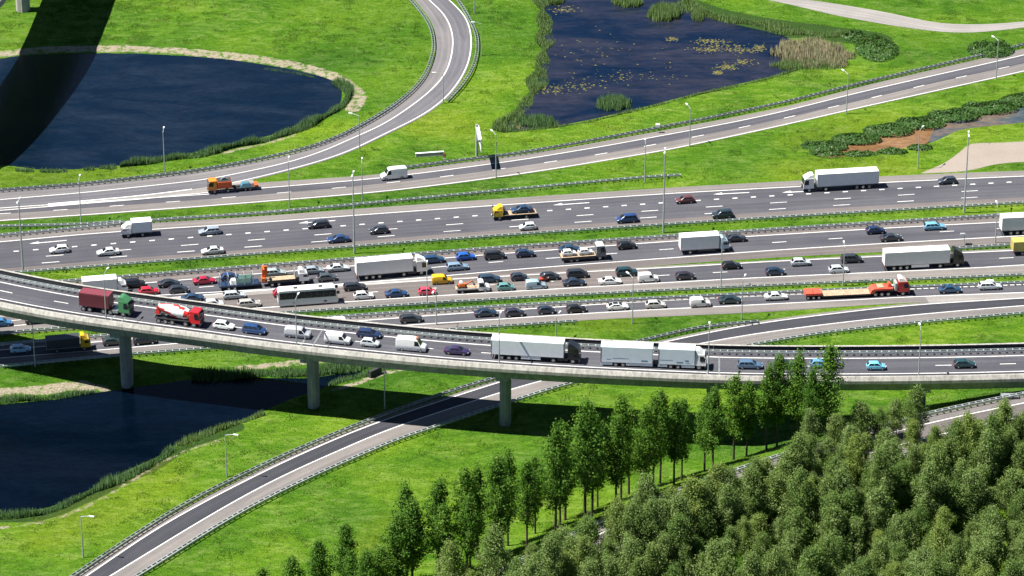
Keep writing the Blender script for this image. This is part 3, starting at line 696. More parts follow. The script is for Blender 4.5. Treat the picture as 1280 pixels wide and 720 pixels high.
# the high flyover outside the top left corner: its shadow lies over the pond
FZ = 23.0
fc = [P(x, y) - Vector((SHADOW[0], SHADOW[1], 0)) * FZ for x, y in ((200, -190), (132, -80), (98, 0), (82, 40), (66, 75), (36, 119), (-26, 189), (-130, 262), (-260, 330))]
F_path = smooth(catmull([Vector((p.x, p.y, FZ)) for p in fc], 3.0), 6); F_n = normals(F_path)
fly = thing('flyover', 'high concrete flyover with one pale column in the top left corner', 'flyover', (F_path[30].x, F_path[30].y, 0))
HWF = 8.2
under(loft('deck', F_path, F_n, [(-HWF, -0.45), (-HWF, 0), (HWF, 0), (HWF, -0.45), (4.5, -0.8), (3.9, -2.3), (-3.9, -2.3), (-4.5, -0.8)], 'concrete_grey', None), fly)
for s in (-1, 1): under(loft('parapet', F_path, F_n, [(s * (HWF - 0.02), -0.5), (s * (HWF + 0.3), -0.5), (s * (HWF + 0.3), 1.0), (s * (HWF - 0.02), 1.0)], 'concrete', None), fly)
under(obj('road_surface', strip_mesh('road_surface', [p + k * (HWF - 0.1) for p, k in zip(F_path, F_n)], [p - k * (HWF - 0.1) for p, k in zip(F_path, F_n)], 0.02, 'asphalt')), fly)
cb = P(29, 13)
for q in (cb, P(-150, 300)):
    m = MB(); m.cyl((q.x, q.y, -1), (q.x, q.y, FZ - 2.25), 1.7, 1.7, 8); under(m.obj('column', 'concrete', smooth=30), fly)

# ------------------------------------------------------------------ guardrails
guardrail(A_top and [(-40, 240), (0, 236.5), (100, 229), (158, 222.5), (237, 213), (330, 196.5), (400, 178.5), (452, 155), (497, 127), (525, 101), (538, 76), (542, 53), (536, 29), (514, 0), (484, -26)], 'guardrail between the dark oval pond and the inner side of the loop ramp', 'galvanised_dull')
guardrail([(545, -28), (571, -2), (585, 20), (596, 45), (594, 75), (581, 101), (560, 125)], 'guardrail on the outer side of the loop bend at the top', 'galvanised_dull')
guardrail([(505, 208.5), (570.6, 200), (650, 190), (798, 163.5), (970, 129), (1082, 101.6), (1222, 69), (1290, 52), (1400, 25)], 'guardrail along the weedy pond side of the slip road', 'galvanised_dull')
guardrail([(-40, 296.5), (0, 293), (80, 285.5), (190, 274.5), (330, 265), (478, 251.5), (650, 235), (803, 221), (851, 218)], 'guardrail on the grass strip between slip road and far carriageway')
guardrail([(-40, 284), (0, 282), (100, 279.5), (153, 276)], 'short upper guardrail at the left edge beside the slip road')
guardrail([(-60, 346), (29, 339), (330, 316), (650, 292), (970, 271), (1280, 252.5), (1400, 246)], 'guardrail on the far edge of the grassy median, below the far carriageway')
guardrail([(-60, 361.5), (87, 350), (330, 331), (650, 306.8), (970, 285.5), (1280, 266), (1400, 259)], 'guardrail on the near edge of the grassy median with the tall masts')
guardrail([(1190, 309.5), (1214, 308), (1280, 304), (1400, 298)], 'short guardrail at right behind the black truck cab')
guardrail([(-60, 420.5), (42, 412), (100, 407.5), (359, 390), (650, 371.7), (970, 355.8), (1280, 342.6), (1400, 337)], 'guardrail directly below the row of queueing cars and the coach')
guardrail([(-60, 434.5), (0, 429.5), (112, 420), (417.6, 395.5), (650, 380.5), (970, 364.7), (1280, 352), (1400, 347)], 'guardrail along the upper edge of the outer carriageway')
guardrail([(-60, 463), (0, 457), (148, 443), (272, 433.7), (557, 411.5), (652, 405.3), (722, 400.5)], 'guardrail along the lower edge of the outer carriageway')
guardrail([(948.7, 400.7), (877.5, 408), (798, 425.7), (720, 444), (610, 473.8), (560, 489), (475, 519), (401.7, 548), (320, 584), (224, 633), (92, 718.5), (20, 768)], 'guardrail on the pond side of the exit road passing below the viaduct', 'galvanised_dull')
guardrail([(1400, 381), (1280, 390.5), (1055.5, 412), (938, 430.5), (820, 453.5), (718, 477), (640, 500.5), (549.5, 530.5), (478, 556), (320, 629), (171.5, 719), (90, 770)], 'guardrail on the sunny grass side of the exit road')
guardrail(None, 'guardrail between the row of poplars and the raised road', pl=[p + Vector((0, 0, 0.05)) for p in joff(5.7)])
guardrail(None, 'guardrail between the raised road and the dense wood', pl=[p + Vector((0, 0, 0.05)) for p in joff(-5.7)])

# ------------------------------------------------------------------ lamp posts
def lamp(px, py_base, hpx, label, arm=(-1, 0), tall=False, zbase=0.0, double=False, terrain=False, arml=1.6):
    b = G(px, py_base) if terrain else P(px, py_base, zbase)
    dep = b.y * CP + (CAM_H - b.z) * SP; h = hpx / (FPX / dep) / math.cos(PITCH + math.atan((py_base - 360) / FPX))
    t = thing('lighting_mast' if tall else 'street_lamp', label, 'lamp post', b, group='lamp posts along the roads')
    r = 0.17 if tall else 0.11
    m = MB(); m.cyl((0, 0, -0.3), (0, 0, 0.9), r * 1.35, r * 1.3, 8).cyl((0, 0, 0.9), (0, 0, h - 0.1), r * 1.15, r * 0.62, 8); m.obj('pole', 'pole_grey', t, smooth=40)
    a = Vector((arm[0], arm[1], 0)).normalized()
    for s in ((1, -1) if double else (1,)):
        d = a * s; e = d * arml
        m = MB(); m.cyl((0, 0, h - 0.25), (e.x * 0.5, e.y * 0.5, h), r * 0.62, r * 0.5, 6).cyl((e.x * 0.5, e.y * 0.5, h), (e.x, e.y, h + 0.12), r * 0.5, r * 0.45, 6); m.obj('arm', 'pole_grey', t, smooth=40)
        w = Vector((-d.y, d.x, 0)); m = MB(); L = 0.85; c0 = e - d * 0.1; c1 = e + d * L
        q = [c0 + w * 0.10, c0 - w * 0.10, c1 - w * 0.17, c1 + w * 0.17]
        m.add([(p.x, p.y, h + 0.02) for p in q] + [(p.x * 1.0, p.y, h + (0.24 if i < 2 else 0.2)) for i, p in enumerate(q)], [(3, 2, 1, 0), (4, 5, 6, 7), (0, 1, 5, 4), (1, 2, 6, 5), (2, 3, 7, 6), (3, 0, 4, 7)])
        m.obj('lamp_head', 'lamp_head', t)
    return t
for a in (((29, 340), 88, 'tall lighting mast in the median at the far left edge'), ((443, 317), 98, 'tall lighting mast in the median behind the white semi-trailer'),
          ((829, 291), 101, 'tall lighting mast in the median near the middle of the picture'), ((1205, 266), 97, 'tall lighting mast in the median at right below the dirt track')):
    lamp(a[0][0], a[0][1], a[1], a[2], (0.1, 1), True, double=True, arml=0.7)
L = [((206, 215), 50, 'street lamp standing against the dark oval pond', (0, 1)), ((101.5, 279), 54, 'street lamp left of the small white box truck', (0, 1)),
     ((362, 259), 57, 'street lamp on the grass strip between the ramp mouth and far carriageway', (0, 1)), ((453, 252.5), 49, 'street lamp just left of the white van on the slip road', (0, 1)),
     ((620, 222), 54, 'street lamp beside the black sign shadow on the slip road', (-0.5, 1)), ((806, 227.5), 48, 'street lamp below the slip road where the strip guardrail ends', (0, 1)),
     ((862, 183), 48, 'street lamp at the slip road bend below the round reed patch', (-0.4, 1)), ((1058, 142), 50, 'street lamp on the lower verge of the slip road at right', (-0.6, 1)),
     ((1245, 99), 49, 'street lamp beside the white-flowering bush by the slip road', (-0.6, 1)), ((1147, 211), 48, 'street lamp between the muddy canal and the white truck', (0.5, 1)),
     ((554, 129), 37, 'street lamp arching over the middle of the loop bend', (-1, 0.1)), ((602, 70), 41, 'street lamp on the outer grass of the loop near the top', (-1, 0.1)),
     ((449.5, 189), 45, 'street lamp standing on the verge where the loop ramp leaves the pond', (-1, 0.4)), ((593, 17), 24, 'topmost street lamp beside the loop ramp', (-1, 0.2)),
     ((534, 383), 50, 'street lamp in front of the pink-red hatchback', (0, 1)), ((545.6, 406), 45, 'thin street lamp below the yellow van, at the outer carriageway', (-0.3, -1)),
     ((901, 363), 60, 'street lamp standing in front of the white box truck', (0, 1)), ((790.5, 404.6), 58, 'street lamp below the white sedan and white coupe', (-0.6, 1)),
     ((927, 400), 50, 'street lamp on the verge beside the dark green car', (0.3, 1)), ((695, 426), 30, 'street lamp rising behind the viaduct above the semi-trailer cab', (0.4, 1)),
     ((1053.7, 357.5), 49, 'street lamp in front of two silver cars at right', (0, 1)), ((1244, 304), 46, 'street lamp left of the cropped trailer at the right edge', (0, 1)),
     ((44, 459), 52, 'street lamp in the viaduct shadow at the left edge', (0, 1)), ((481, 511), 50, 'dark street lamp below the viaduct beside the culvert', (0.2, -1))]
for a in L: lamp(a[0][0], a[0][1], a[1], a[2], a[3])
for a in (((283.6, 596), 53, 'upper street lamp on the grass left of the exit road'), ((104, 697), 52, 'lower street lamp on the grass left of the exit road')): lamp(a[0][0], a[0][1], a[1], a[2], (1, -0.25))
for x, lb in ((133, 'viaduct lamp in front of the maroon container'), (371, 'viaduct lamp in front of the silver panel van'), (624, 'viaduct lamp in front of the semi-trailer with the black cab'), (885, 'viaduct lamp ahead of the white truck and trailer'), (1148, 'viaduct lamp between the light blue and dark green hatchbacks')):
    i = min(range(len(V_path)), key=lambda i: abs(640 + FPX * V_path[i].x / (V_path[i].y * CP + (CAM_H - V_path[i].z) * SP) - x))
    q = V_path[i] + V_n[i] * 0.95; dep = q.y * CP + (CAM_H - q.z) * SP
    yb = 360 + FPX * ((CAM_H - q.z) * CP - q.y * SP) / dep
    lamp(x, yb, 62, lb, tuple(V_n[i].xy), zbase=q.z)

# ------------------------------------------------------------------ vehicles
def ring_loft(stations, ringf):
    v = []; f = []; m = None
    for st in stations:
        r = ringf(*st); m = len(r); v += r
    for i in range(len(stations) - 1):
        for j in range(m): f.append((i * m + j, i * m + (j + 1) % m, (i + 1) * m + (j + 1) % m, (i + 1) * m + j))
    f.append(tuple(range(m))[::-1]); f.append(tuple((len(stations) - 1) * m + j for j in range(m)))
    return v, f
CACHE = {}
def wheel(parent, x, y, r=0.32, w=0.21, rim=True):
    key = ('wheel', round(r, 2), round(w, 2))
    if key not in CACHE:
        m = MB().cyl((0, -w / 2, 0), (0, w / 2, 0), r, r, 14); a = m.mesh('wheel', 'tyre', 40)
        m = MB()
        for s in (-1, 1): m.cyl((0, s * (w / 2 - 0.02), 0), (0, s * (w / 2 + 0.008), 0), r * 0.64, r * 0.58, 10)
        CACHE[key] = (a, m.mesh('rim', 'rim', 40))
    t = obj('wheel', CACHE[key][0], parent, (x, y, r))
    if rim: obj('rim', CACHE[key][1], t)
    return t
CARS = {  # L, W, H, belt profile [(f, z, width)], cabin: base front/rear f, roof front/rear f
 'hatchback': (4.05, 1.76, 1.48, [(0, .56, .80), (.035, .72, .90), (.13, .84, .97), (.26, .95, 1), (.5, .97, 1), (.82, 1.0, 1), (.95, .98, .95), (1, .84, .86)], (.235, .985, .42, .86)),
 'small_car': (3.55, 1.64, 1.46, [(0, .58, .82), (.04, .74, .91), (.13, .86, .98), (.23, .95, 1), (.5, .97, 1), (.85, 1.0, 1), (.96, .98, .94), (1, .84, .86)], (.20, .985, .39, .86)),
 'sedan': (4.65, 1.80, 1.43, [(0, .54, .80), (.035, .68, .90), (.13, .82, .97), (.27, .93, 1), (.5, .95, 1), (.80, .98, 1), (.95, .97, .94), (1, .80, .86)], (.245, .86, .42, .70)),
 'coupe': (4.3, 1.82, 1.33, [(0, .52, .78), (.035, .64, .89), (.13, .78, .97), (.29, .90, 1), (.5, .92, 1), (.82, .96, 1), (.95, .95, .94), (1, .78, .85)], (.27, .96, .46, .72)),
 'estate_car': (4.65, 1.80, 1.49, [(0, .55, .80), (.035, .70, .90), (.13, .84, .97), (.26, .94, 1), (.5, .96, 1), (.85, 1.0, 1), (.96, .98, .95), (1, .84, .88)], (.24, .988, .41, .91)),
 'people_carrier': (4.5, 1.82, 1.70, [(0, .60, .82), (.035, .78, .91), (.12, .92, .98), (.20, 1.02, 1), (.5, 1.04, 1), (.85, 1.06, 1), (.96, 1.04, .96), (1, .86, .9)], (.17, .988, .37, .93)),
 'off_road_car': (4.5, 1.86, 1.70, [(0, .66, .84), (.035, .88, .92), (.13, 1.00, .98), (.25, 1.06, 1), (.5, 1.08, 1), (.85, 1.10, 1), (.96, 1.08, .96), (1, .9, .9)], (.235, .985, .39, .90)),
}
def car_meshes(kind):
    if kind in CACHE: return CACHE[kind]
    L, Wd, Hh, prof, (b0, b1, r0, r1) = CARS[kind]; hw = Wd / 2; X = lambda f: L / 2 - f * L
    def ring(f, zt, wf):
        e = abs(f - 0.5) * 2; zb = 0.24 + 0.14 * max(0, (e - 0.8) / 0.2); w = hw * wf; x = X(f); zm = zb + (zt - zb) * 0.55
        return [(x, -w * .86, zb), (x, -w, zb + .14), (x, -w, zm), (x, -w * .97, zt - .05), (x, -w * .86, zt), (x, 0, zt + .03), (x, w * .86, zt), (x, w * .97, zt - .05), (x, w, zm), (x, w, zb + .14), (x, w * .86, zb)]
    v, f = ring_loft([tuple(p) for p in prof], ring)
    zb = float(np.interp((b0 + b1) / 2, [p[0] for p in prof], [p[1] for p in prof])) - 0.03
    def crow(u):                              # cabin outline at height fraction u
        a = b0 + (r0 - b0) * u; c = b1 + (r1 - b1) * u; w = hw * (0.93 - 0.19 * u); z = zb + (Hh - 0.05 - zb) * u
        ch = 0.10
        return [(X(a), -w + ch, z), (X(a) - ch * 1.5, -w, z), (X(c) + ch, -w, z), (X(c), -w + ch, z), (X(c), w - ch, z), (X(c) + ch, w, z), (X(a) - ch * 1.5, w, z), (X(a), w - ch, z)]
    rows = [crow(0), crow(0.5), crow(1.0)]
    top = crow(1.0); cxm = (X(r0) + X(r1)) / 2; rows.append([(cxm + (p[0] - cxm) * .86, p[1] * .84, Hh) for p in top])
    b = len(v); m = MB(); m.v = [tuple(p) for p in v]; m.f = list(f)
    vv = [p for r in rows for p in r]; ff = []
    for i in range(3):
        for j in range(8): ff.append((i * 8 + j, i * 8 + (j + 1) % 8, (i + 1) * 8 + (j + 1) % 8, (i + 1) * 8 + j))
    ff.append(tuple(24 + j for j in range(8)))
    m.add(vv, ff); me = m.mesh('body', 'paint', 38)
    import bmesh
    bm = bmesh.new(); bm.from_mesh(me); bmesh.ops.recalc_face_normals(bm, faces=bm.faces); bm.to_mesh(me); bm.free()
    lo, hi = crow(0.12), crow(0.93); of = 0.014
    ws = MB().quad((lo[0][0] + of, lo[0][1] + .03, lo[0][2] + of), (lo[7][0] + of, lo[7][1] - .03, lo[7][2] + of), (hi[7][0] + of, hi[7][1] - .03, hi[7][2] + of), (hi[0][0] + of, hi[0][1] + .03, hi[0][2] + of)).mesh('windscreen', 'glass')
    rw = MB().quad((lo[4][0] - of, lo[4][1] - .06, lo[4][2] + of), (lo[3][0] - of, lo[3][1] + .06, lo[3][2] + of), (hi[3][0] - of, hi[3][1] + .06, hi[3][2] + of), (hi[4][0] - of, hi[4][1] - .06, hi[4][2] + of)).mesh('rear_window', 'glass')
    sw = []
    for s in (-1, 1):
        i0, i1 = (1, 2) if s < 0 else (6, 5); m = MB(); lx0, lx1 = lo[i0][0] - .05, lo[i1][0] + .10; hx0, hx1 = hi[i0][0] - .03, hi[i1][0] + .06
        n = 3 if kind in ('estate_car', 'people_carrier', 'off_road_car') else 2
        for k in range(n):
            u0, u1 = k / n + (.02 if k else 0), (k + 1) / n - (.02 if k < n - 1 else 0)
            q = [(lx0 + (lx1 - lx0) * u0, lo[i0][1] + s * of, lo[i0][2]), (lx0 + (lx1 - lx0) * u1, lo[i0][1] + s * of, lo[i0][2]), (hx0 + (hx1 - hx0) * u1, hi[i0][1] + s * of, hi[i0][2]), (hx0 + (hx1 - hx0) * u0, hi[i0][1] + s * of, hi[i0][2])]
            m.quad(*(q if s > 0 else q[::-1]))
        sw.append(m.mesh('side_window', 'glass'))
    zt = prof[1][1]; wl = hw * .80
    hl = MB().box(-.10, .02, -.17, .17, -.07, .07, .05, .03, .02).mesh('headlight', 'lamp_clear'); tl = MB().box(-.04, .08, -.14, .14, -.11, .11, .02, .0, .02).mesh('tail_light', 'lamp_red')
    CACHE[kind] = (me, ws, rw, sw, hl, tl, (L / 2 - .06, wl * .86, zt - .08), (-L / 2 + .015, wl * .90, prof[-2][1] - .14), L, Wd, Hh)
    return CACHE[kind]
def car(kind, loc, rz, color, label, group, ry=0.0):
    me, ws, rw, sw, hl, tl, hp, tp, L, Wd, Hh = car_meshes(kind)
    t = thing(kind if kind.endswith('car') or kind.endswith('carrier') else kind + '_car', label, 'car', loc, rz, group, ry)
    obj('body', me, t, color=color); obj('windscreen', ws, t); obj('rear_window', rw, t)
    for s in sw: obj('side_window', s, t)
    for s in (-1, 1):
        obj('headlight', hl, t, (hp[0], s * hp[1], hp[2])); obj('tail_light', tl, t, (tp[0], s * tp[1], tp[2]))
        for f in (0.19, 0.80): wheel(t, L / 2 - f * L, s * (Wd / 2 - 0.085), 0.315, 0.20)
    return t
VANS = {  # side outline (f along length from the nose, z)
 'panel_van': (5.7, 2.0, 2.55, [(0, .62, .88), (.03, .95, .95), (.07, 1.12, .97), (.17, 1.32, 1), (.275, 2.28, 1), (.33, 2.49, 1), (.5, 2.55, 1), (.93, 2.52, 1), (.985, 2.40, .98), (1, 2.2, .96)], 1.28),
 'mid_van': (4.9, 1.9, 1.97, [(0, .58, .86), (.03, .85, .94), (.07, .98, .97), (.19, 1.12, 1), (.32, 1.80, 1), (.38, 1.93, 1), (.6, 1.97, 1), (.93, 1.95, 1), (.985, 1.86, .98), (1, 1.6, .96)], 1.08),
 'small_van': (4.2, 1.78, 1.83, [(0, .56, .84), (.03, .78, .93), (.08, .92, .97), (.24, 1.05, 1), (.38, 1.68, 1), (.44, 1.79, 1), (.65, 1.83, 1), (.93, 1.80, 1), (.985, 1.70, .98), (1, 1.4, .95)], 1.02)}
def van(kind, loc, rz, color, label, group, windows=False):
    L, Wd, Hh, prof, belt = VANS[kind]; hw = Wd / 2; X = lambda f: L / 2 - f * L
    key = (kind, 'v')
    if key not in CACHE:
        def ring(f, zt, wf):
            zb = 0.26; w = hw * wf; x = X(f); zm = min(belt, zt - .08)
            k = 1 - 0.15 * max(0, (zt - belt) / (Hh - belt))
            return [(x, -w * .88, zb), (x, -w, zb + .16), (x, -w, zm), (x, -w * k, max(zm + .02, zt - .10)), (x, -w * k + .12, zt), (x, 0, zt + .02), (x, w * k - .12, zt), (x, w * k, max(zm + .02, zt - .10)), (x, w, zm), (x, w, zb + .16), (x, w * .88, zb)]
        v, f = ring_loft([tuple(p) for p in prof], ring); me = mesh('body', v, f, 'paint', smooth=38)
        import bmesh
        bm = bmesh.new(); bm.from_mesh(me); bmesh.ops.recalc_face_normals(bm, faces=bm.faces); bm.to_mesh(me); bm.free()
        (fa, za, _), (fb, zb, _) = prof[3], prof[4]; of = .02
        fl = fa + (fb - fa) * .1; zl = za + (zb - za) * .1; fh = fa + (fb - fa) * .96; zh = za + (zb - za) * .96
        ws = MB().quad((X(fl) + of, -hw * .86, zl + of), (X(fl) + of, hw * .86, zl + of), (X(fh) + of, hw * .76, zh + of), (X(fh) + of, -hw * .76, zh + of)).mesh('windscreen', 'glass')
        sw = []
        for s in (-1, 1):
            zt = za + (zb - za) * .92; y0 = s * (hw + .012); k = 1 - .15 * ((zt - belt) / (Hh - belt)); y1 = s * (hw * k + .02)
            q = [(X(fa + .02), y0, belt + .03), (X(fb + .10), y0, belt + .03), (X(fb + .10), y1, zt), (X(fa + (fb - fa) * .9), y1, zt)]
            sw.append(MB().quad(*(q if s > 0 else q[::-1])).mesh('side_window', 'glass'))
        hl = MB().box(-.12, .02, -.15, .15, -.12, .12, .06, .03, .02).mesh('headlight', 'lamp_clear'); tl = MB().box(-.03, .05, -.07, .07, -.25, .25).mesh('tail_light', 'lamp_red')
        bp = MB().box(-.15, .04, -hw * .84, hw * .84, -.14, .14).mesh('bumper', 'black_plastic')
        CACHE[key] = (me, ws, sw, hl, tl, bp)
    me, ws, sw, hl, tl, bp = CACHE[key]
    t = thing(kind if kind != 'mid_van' else 'delivery_van', label, 'van', loc, rz, group)
    obj('body', me, t, color=color); obj('windscreen', ws, t); obj('bumper', bp, t, (L / 2, 0, .45))
    for m in sw: obj('side_window', m, t)
    for s in (-1, 1):
        obj('headlight', hl, t, (X(.03), s * hw * .72, prof[1][1] - .1)); obj('tail_light', tl, t, (-L / 2 + .02, s * hw * .82, 1.0))
        for f in (0.17, 0.79): wheel(t, X(f), s * (hw - .10), 0.34, 0.22)
    return t
def cab(t, xf, color, roof=3.75, Lc=2.25, Wd=2.48, deflector=True, base=0.85, roofcol=None, sleeper=True):
    """lorry cab with its nose at x = xf"""
    hw = Wd / 2; xr = xf - Lc; zr = roof - (0.75 if deflector else 0.0)
    m = MB()
    m.prism([(xr, base), (xf - .06, base), (xf, base + .25), (xf, 1.75), (xf - .28, zr - .12), (xf - .42, zr), (xr, zr)], -hw, hw, 0.09, 1.7)
    c = m.obj('cab', 'paint', t, color=color)
    if deflector:
        MB().prism([(xr + .05, zr), (xf - .48, zr), (xf - .62, zr + .12), (xr + .75, roof - .06), (xr + .35, roof), (xr + .05, roof)], -hw * .86, hw * .86, 0.12).obj('roof_deflector', 'paint', t, color=roofcol or color)
    MB().quad((xf + .012, -hw * .93, 1.80), (xf + .012, hw * .93, 1.80), (xf - .245, hw * .88, zr - .22), (xf - .245, -hw * .88, zr - .22)).obj('windscreen', 'glass', t)
    MB().box(xf - .30, xf + .05, -hw * .99, hw * .99, .38, base + .12, 0, .04).obj('bumper', 'black_plastic', t)
    MB().quad((xf + .014, -hw * .72, 1.02), (xf + .014, hw * .72, 1.02), (xf + .012, hw * .72, 1.62), (xf + .012, -hw * .72, 1.62)).obj('grille', 'black_plastic', t)
    for s in (-1, 1):
        q = [(xf - .22, s * (hw + .012), 1.72), (xf - 1.15, s * (hw + .012), 1.72), (xf - 1.15, s * (hw - .055), zr - .32), (xf - .46, s * (hw - .055), zr - .32)]
        MB().quad(*(q if s > 0 else q[::-1])).obj('side_window', 'glass', t)
        MB().box(xf - .05, xf + .05, s * (hw - .30) - .22, s * (hw - .30) + .22, .62, .84).obj('headlight', 'lamp_clear', t)
        MB().box(xf - .30, xf - .14, s * (hw + .16) - .12, s * (hw + .16) + .12, 1.85, 2.55).box(xf - .24, xf - .20, s * (hw + .04) - .1, s * (hw + .04) + .1, 2.45, 2.5).obj('mirror', 'black_plastic', t)
        wheel(t, xf - 1.30, s * (hw - .17), .50, .30)
    return c
def truck_wheels(t, xs, hw=1.24, r=.50):
    for x in xs:
        for s in (-1, 1): wheel(t, x, s * (hw - .2), r, .34)
def chassis(t, x0, x1, z0=.75, z1=1.02, w=.9):
    MB().box(x0, x1, -w / 2, w / 2, z0, z1).obj('chassis', 'chassis', t)
def cargo_box(t, x0, x1, color, z0=1.15, z1=4.0, Wd=2.55, name='cargo_box', ribs=0, seams=True):
    hw = Wd / 2
    o = MB().box(x0, x1, -hw, hw, z0, z1, .015, .015, .02).obj(name, 'body_panel', t, color=color)
    MB().box(x0 + .03, x1 - .03, -hw + .05, hw - .05, z1 + .004, z1 + .035).obj('roof', 'body_panel', t, color=tuple(min(.85, c * 1.02) for c in color))
    if seams:
        m = MB()
        for s in (-1, 1):
            m.box(x0, x1, s * (hw + .008) - .02, s * (hw + .008) + .02, z0 - .06, z0 + .05)
            for x in (x0 + .05, x1 - .05): m.box(x - .05, x + .05, s * (hw + .002) - .02, s * (hw + .002) + .02, z0 + .05, z1 - .02)
        m.obj('edge_trim', 'rim', t)
        m = MB()
        for y in (-.02, .02): m.box(x0 - .02, x0 - .004, y * 30 - .02, y * 30 + .02, z0 + .1, z1 - .1)
        m.obj('door_bar', 'rim', t)
    if ribs:
        m = MB()
        for i in range(ribs):
            x = x0 + (x1 - x0) * (i + .5) / ribs
            for s in (-1, 1): m.box(x - .06, x + .06, s * (hw + .012) - .03, s * (hw + .012) + .03, z0 + .15, z1 - .12)
        m.obj('corrugation', 'body_panel', t, color=color)
    for s in (-1, 1): MB().box(x0 - .05, x0 + .02, s * .95 - .15, s * .95 + .15, .80, .95).obj('tail_light', 'lamp_red', t)
    return o
def semi(loc, rz, L, label, group, cabcol, boxcol, skirt=True, roofcol=None, name='articulated_truck'):
    t = thing(name, label, 'truck', loc, rz, group); f = L / 2
    cab(t, f, cabcol, 3.85, roofcol=roofcol); chassis(t, f - 6.2, f - 1.9); truck_wheels(t, [f - 4.9])
    x1 = f - 2.95; x0 = -L / 2
    cargo_box(t, x0, x1, boxcol); chassis(t, x0 + .3, x1 - 2.5, .8, 1.1, 1.3); truck_wheels(t, [x0 + 2.0, x0 + 3.35, x0 + 4.7])
    m = MB(); m.box(f - 4.1, f - 2.3, -1.18, 1.18, .45, 1.0); m.obj('fuel_tank', 'chassis', t)
    if skirt:
        for s in (-1, 1): MB().box(x0 + 5.6, x1 - 4.3, s * 1.22 - .02, s * 1.22 + .02, .45, 1.1).obj('side_skirt', 'body_panel', t, color=boxcol)
    MB().box(x0, x0 + .1, -1.2, 1.2, .45, .6).obj('rear_bumper', 'chassis', t)
    return t
def box_truck(loc, rz, L, label, group, cabcol, boxcol, z1=3.6, roof=3.0, name='box_truck', defl=True, axles=1):
    t = thing(name, label, 'truck', loc, rz, group); f = L / 2
    cab(t, f, cabcol, roof, 1.95, 2.35, defl); chassis(t, -f + .2, f - 1.5)
    cargo_box(t, -f, f - 2.1, boxcol, 1.05, z1, 2.5); truck_wheels(t, [-f + 2.0 + 1.3 * k for k in range(axles)], 1.2, .46)
    for s in (-1, 1): MB().box(-f + 3.0 + axles * .6, f - 2.9, s * 1.15 - .03, s * 1.15 + .03, .5, .95).obj('side_guard', 'chassis', t)
    return t
PATHS = {'A': path(A_topline), 'B': path(B_dash), 'C': path(C_dash1), 'D': path(D_dash), 'E': path(E_dash), 'F': path(F_topline), 'V': V_path}
def place(rd, cx, cy, h):
    """centre of a vehicle in the picture -> its spot and heading on that road; traffic on A, B, C runs to the left"""
    z = zdeck(cx) if rd == 'V' else 0.08
    p = P(cx, cy, z + h / 2); p.z = z + (0.0 if rd != 'V' else 0.005)
    return p, tangent(PATHS[rd], p) + (math.pi if rd in 'ABC' else 0)
WHITE = (.74, .75, .75); SILVER = (.42, .45, .47); GREY = (.16, .175, .19); DARK = (.022, .028, .038); BLACK = (.012, .013, .015); NAVY = (.014, .030, .085); DBLUE = (.015, .045, .13)
GRP = {'A': 'vehicles on the loop ramp', 'B': 'vehicles on the slip road', 'C': 'vehicles on the far carriageway', 'D': 'vehicles on the middle carriageway', 'E': 'queueing vehicles on the near carriageway', 'F': 'vehicles on the outer carriageway', 'V': 'vehicles on the viaduct'}
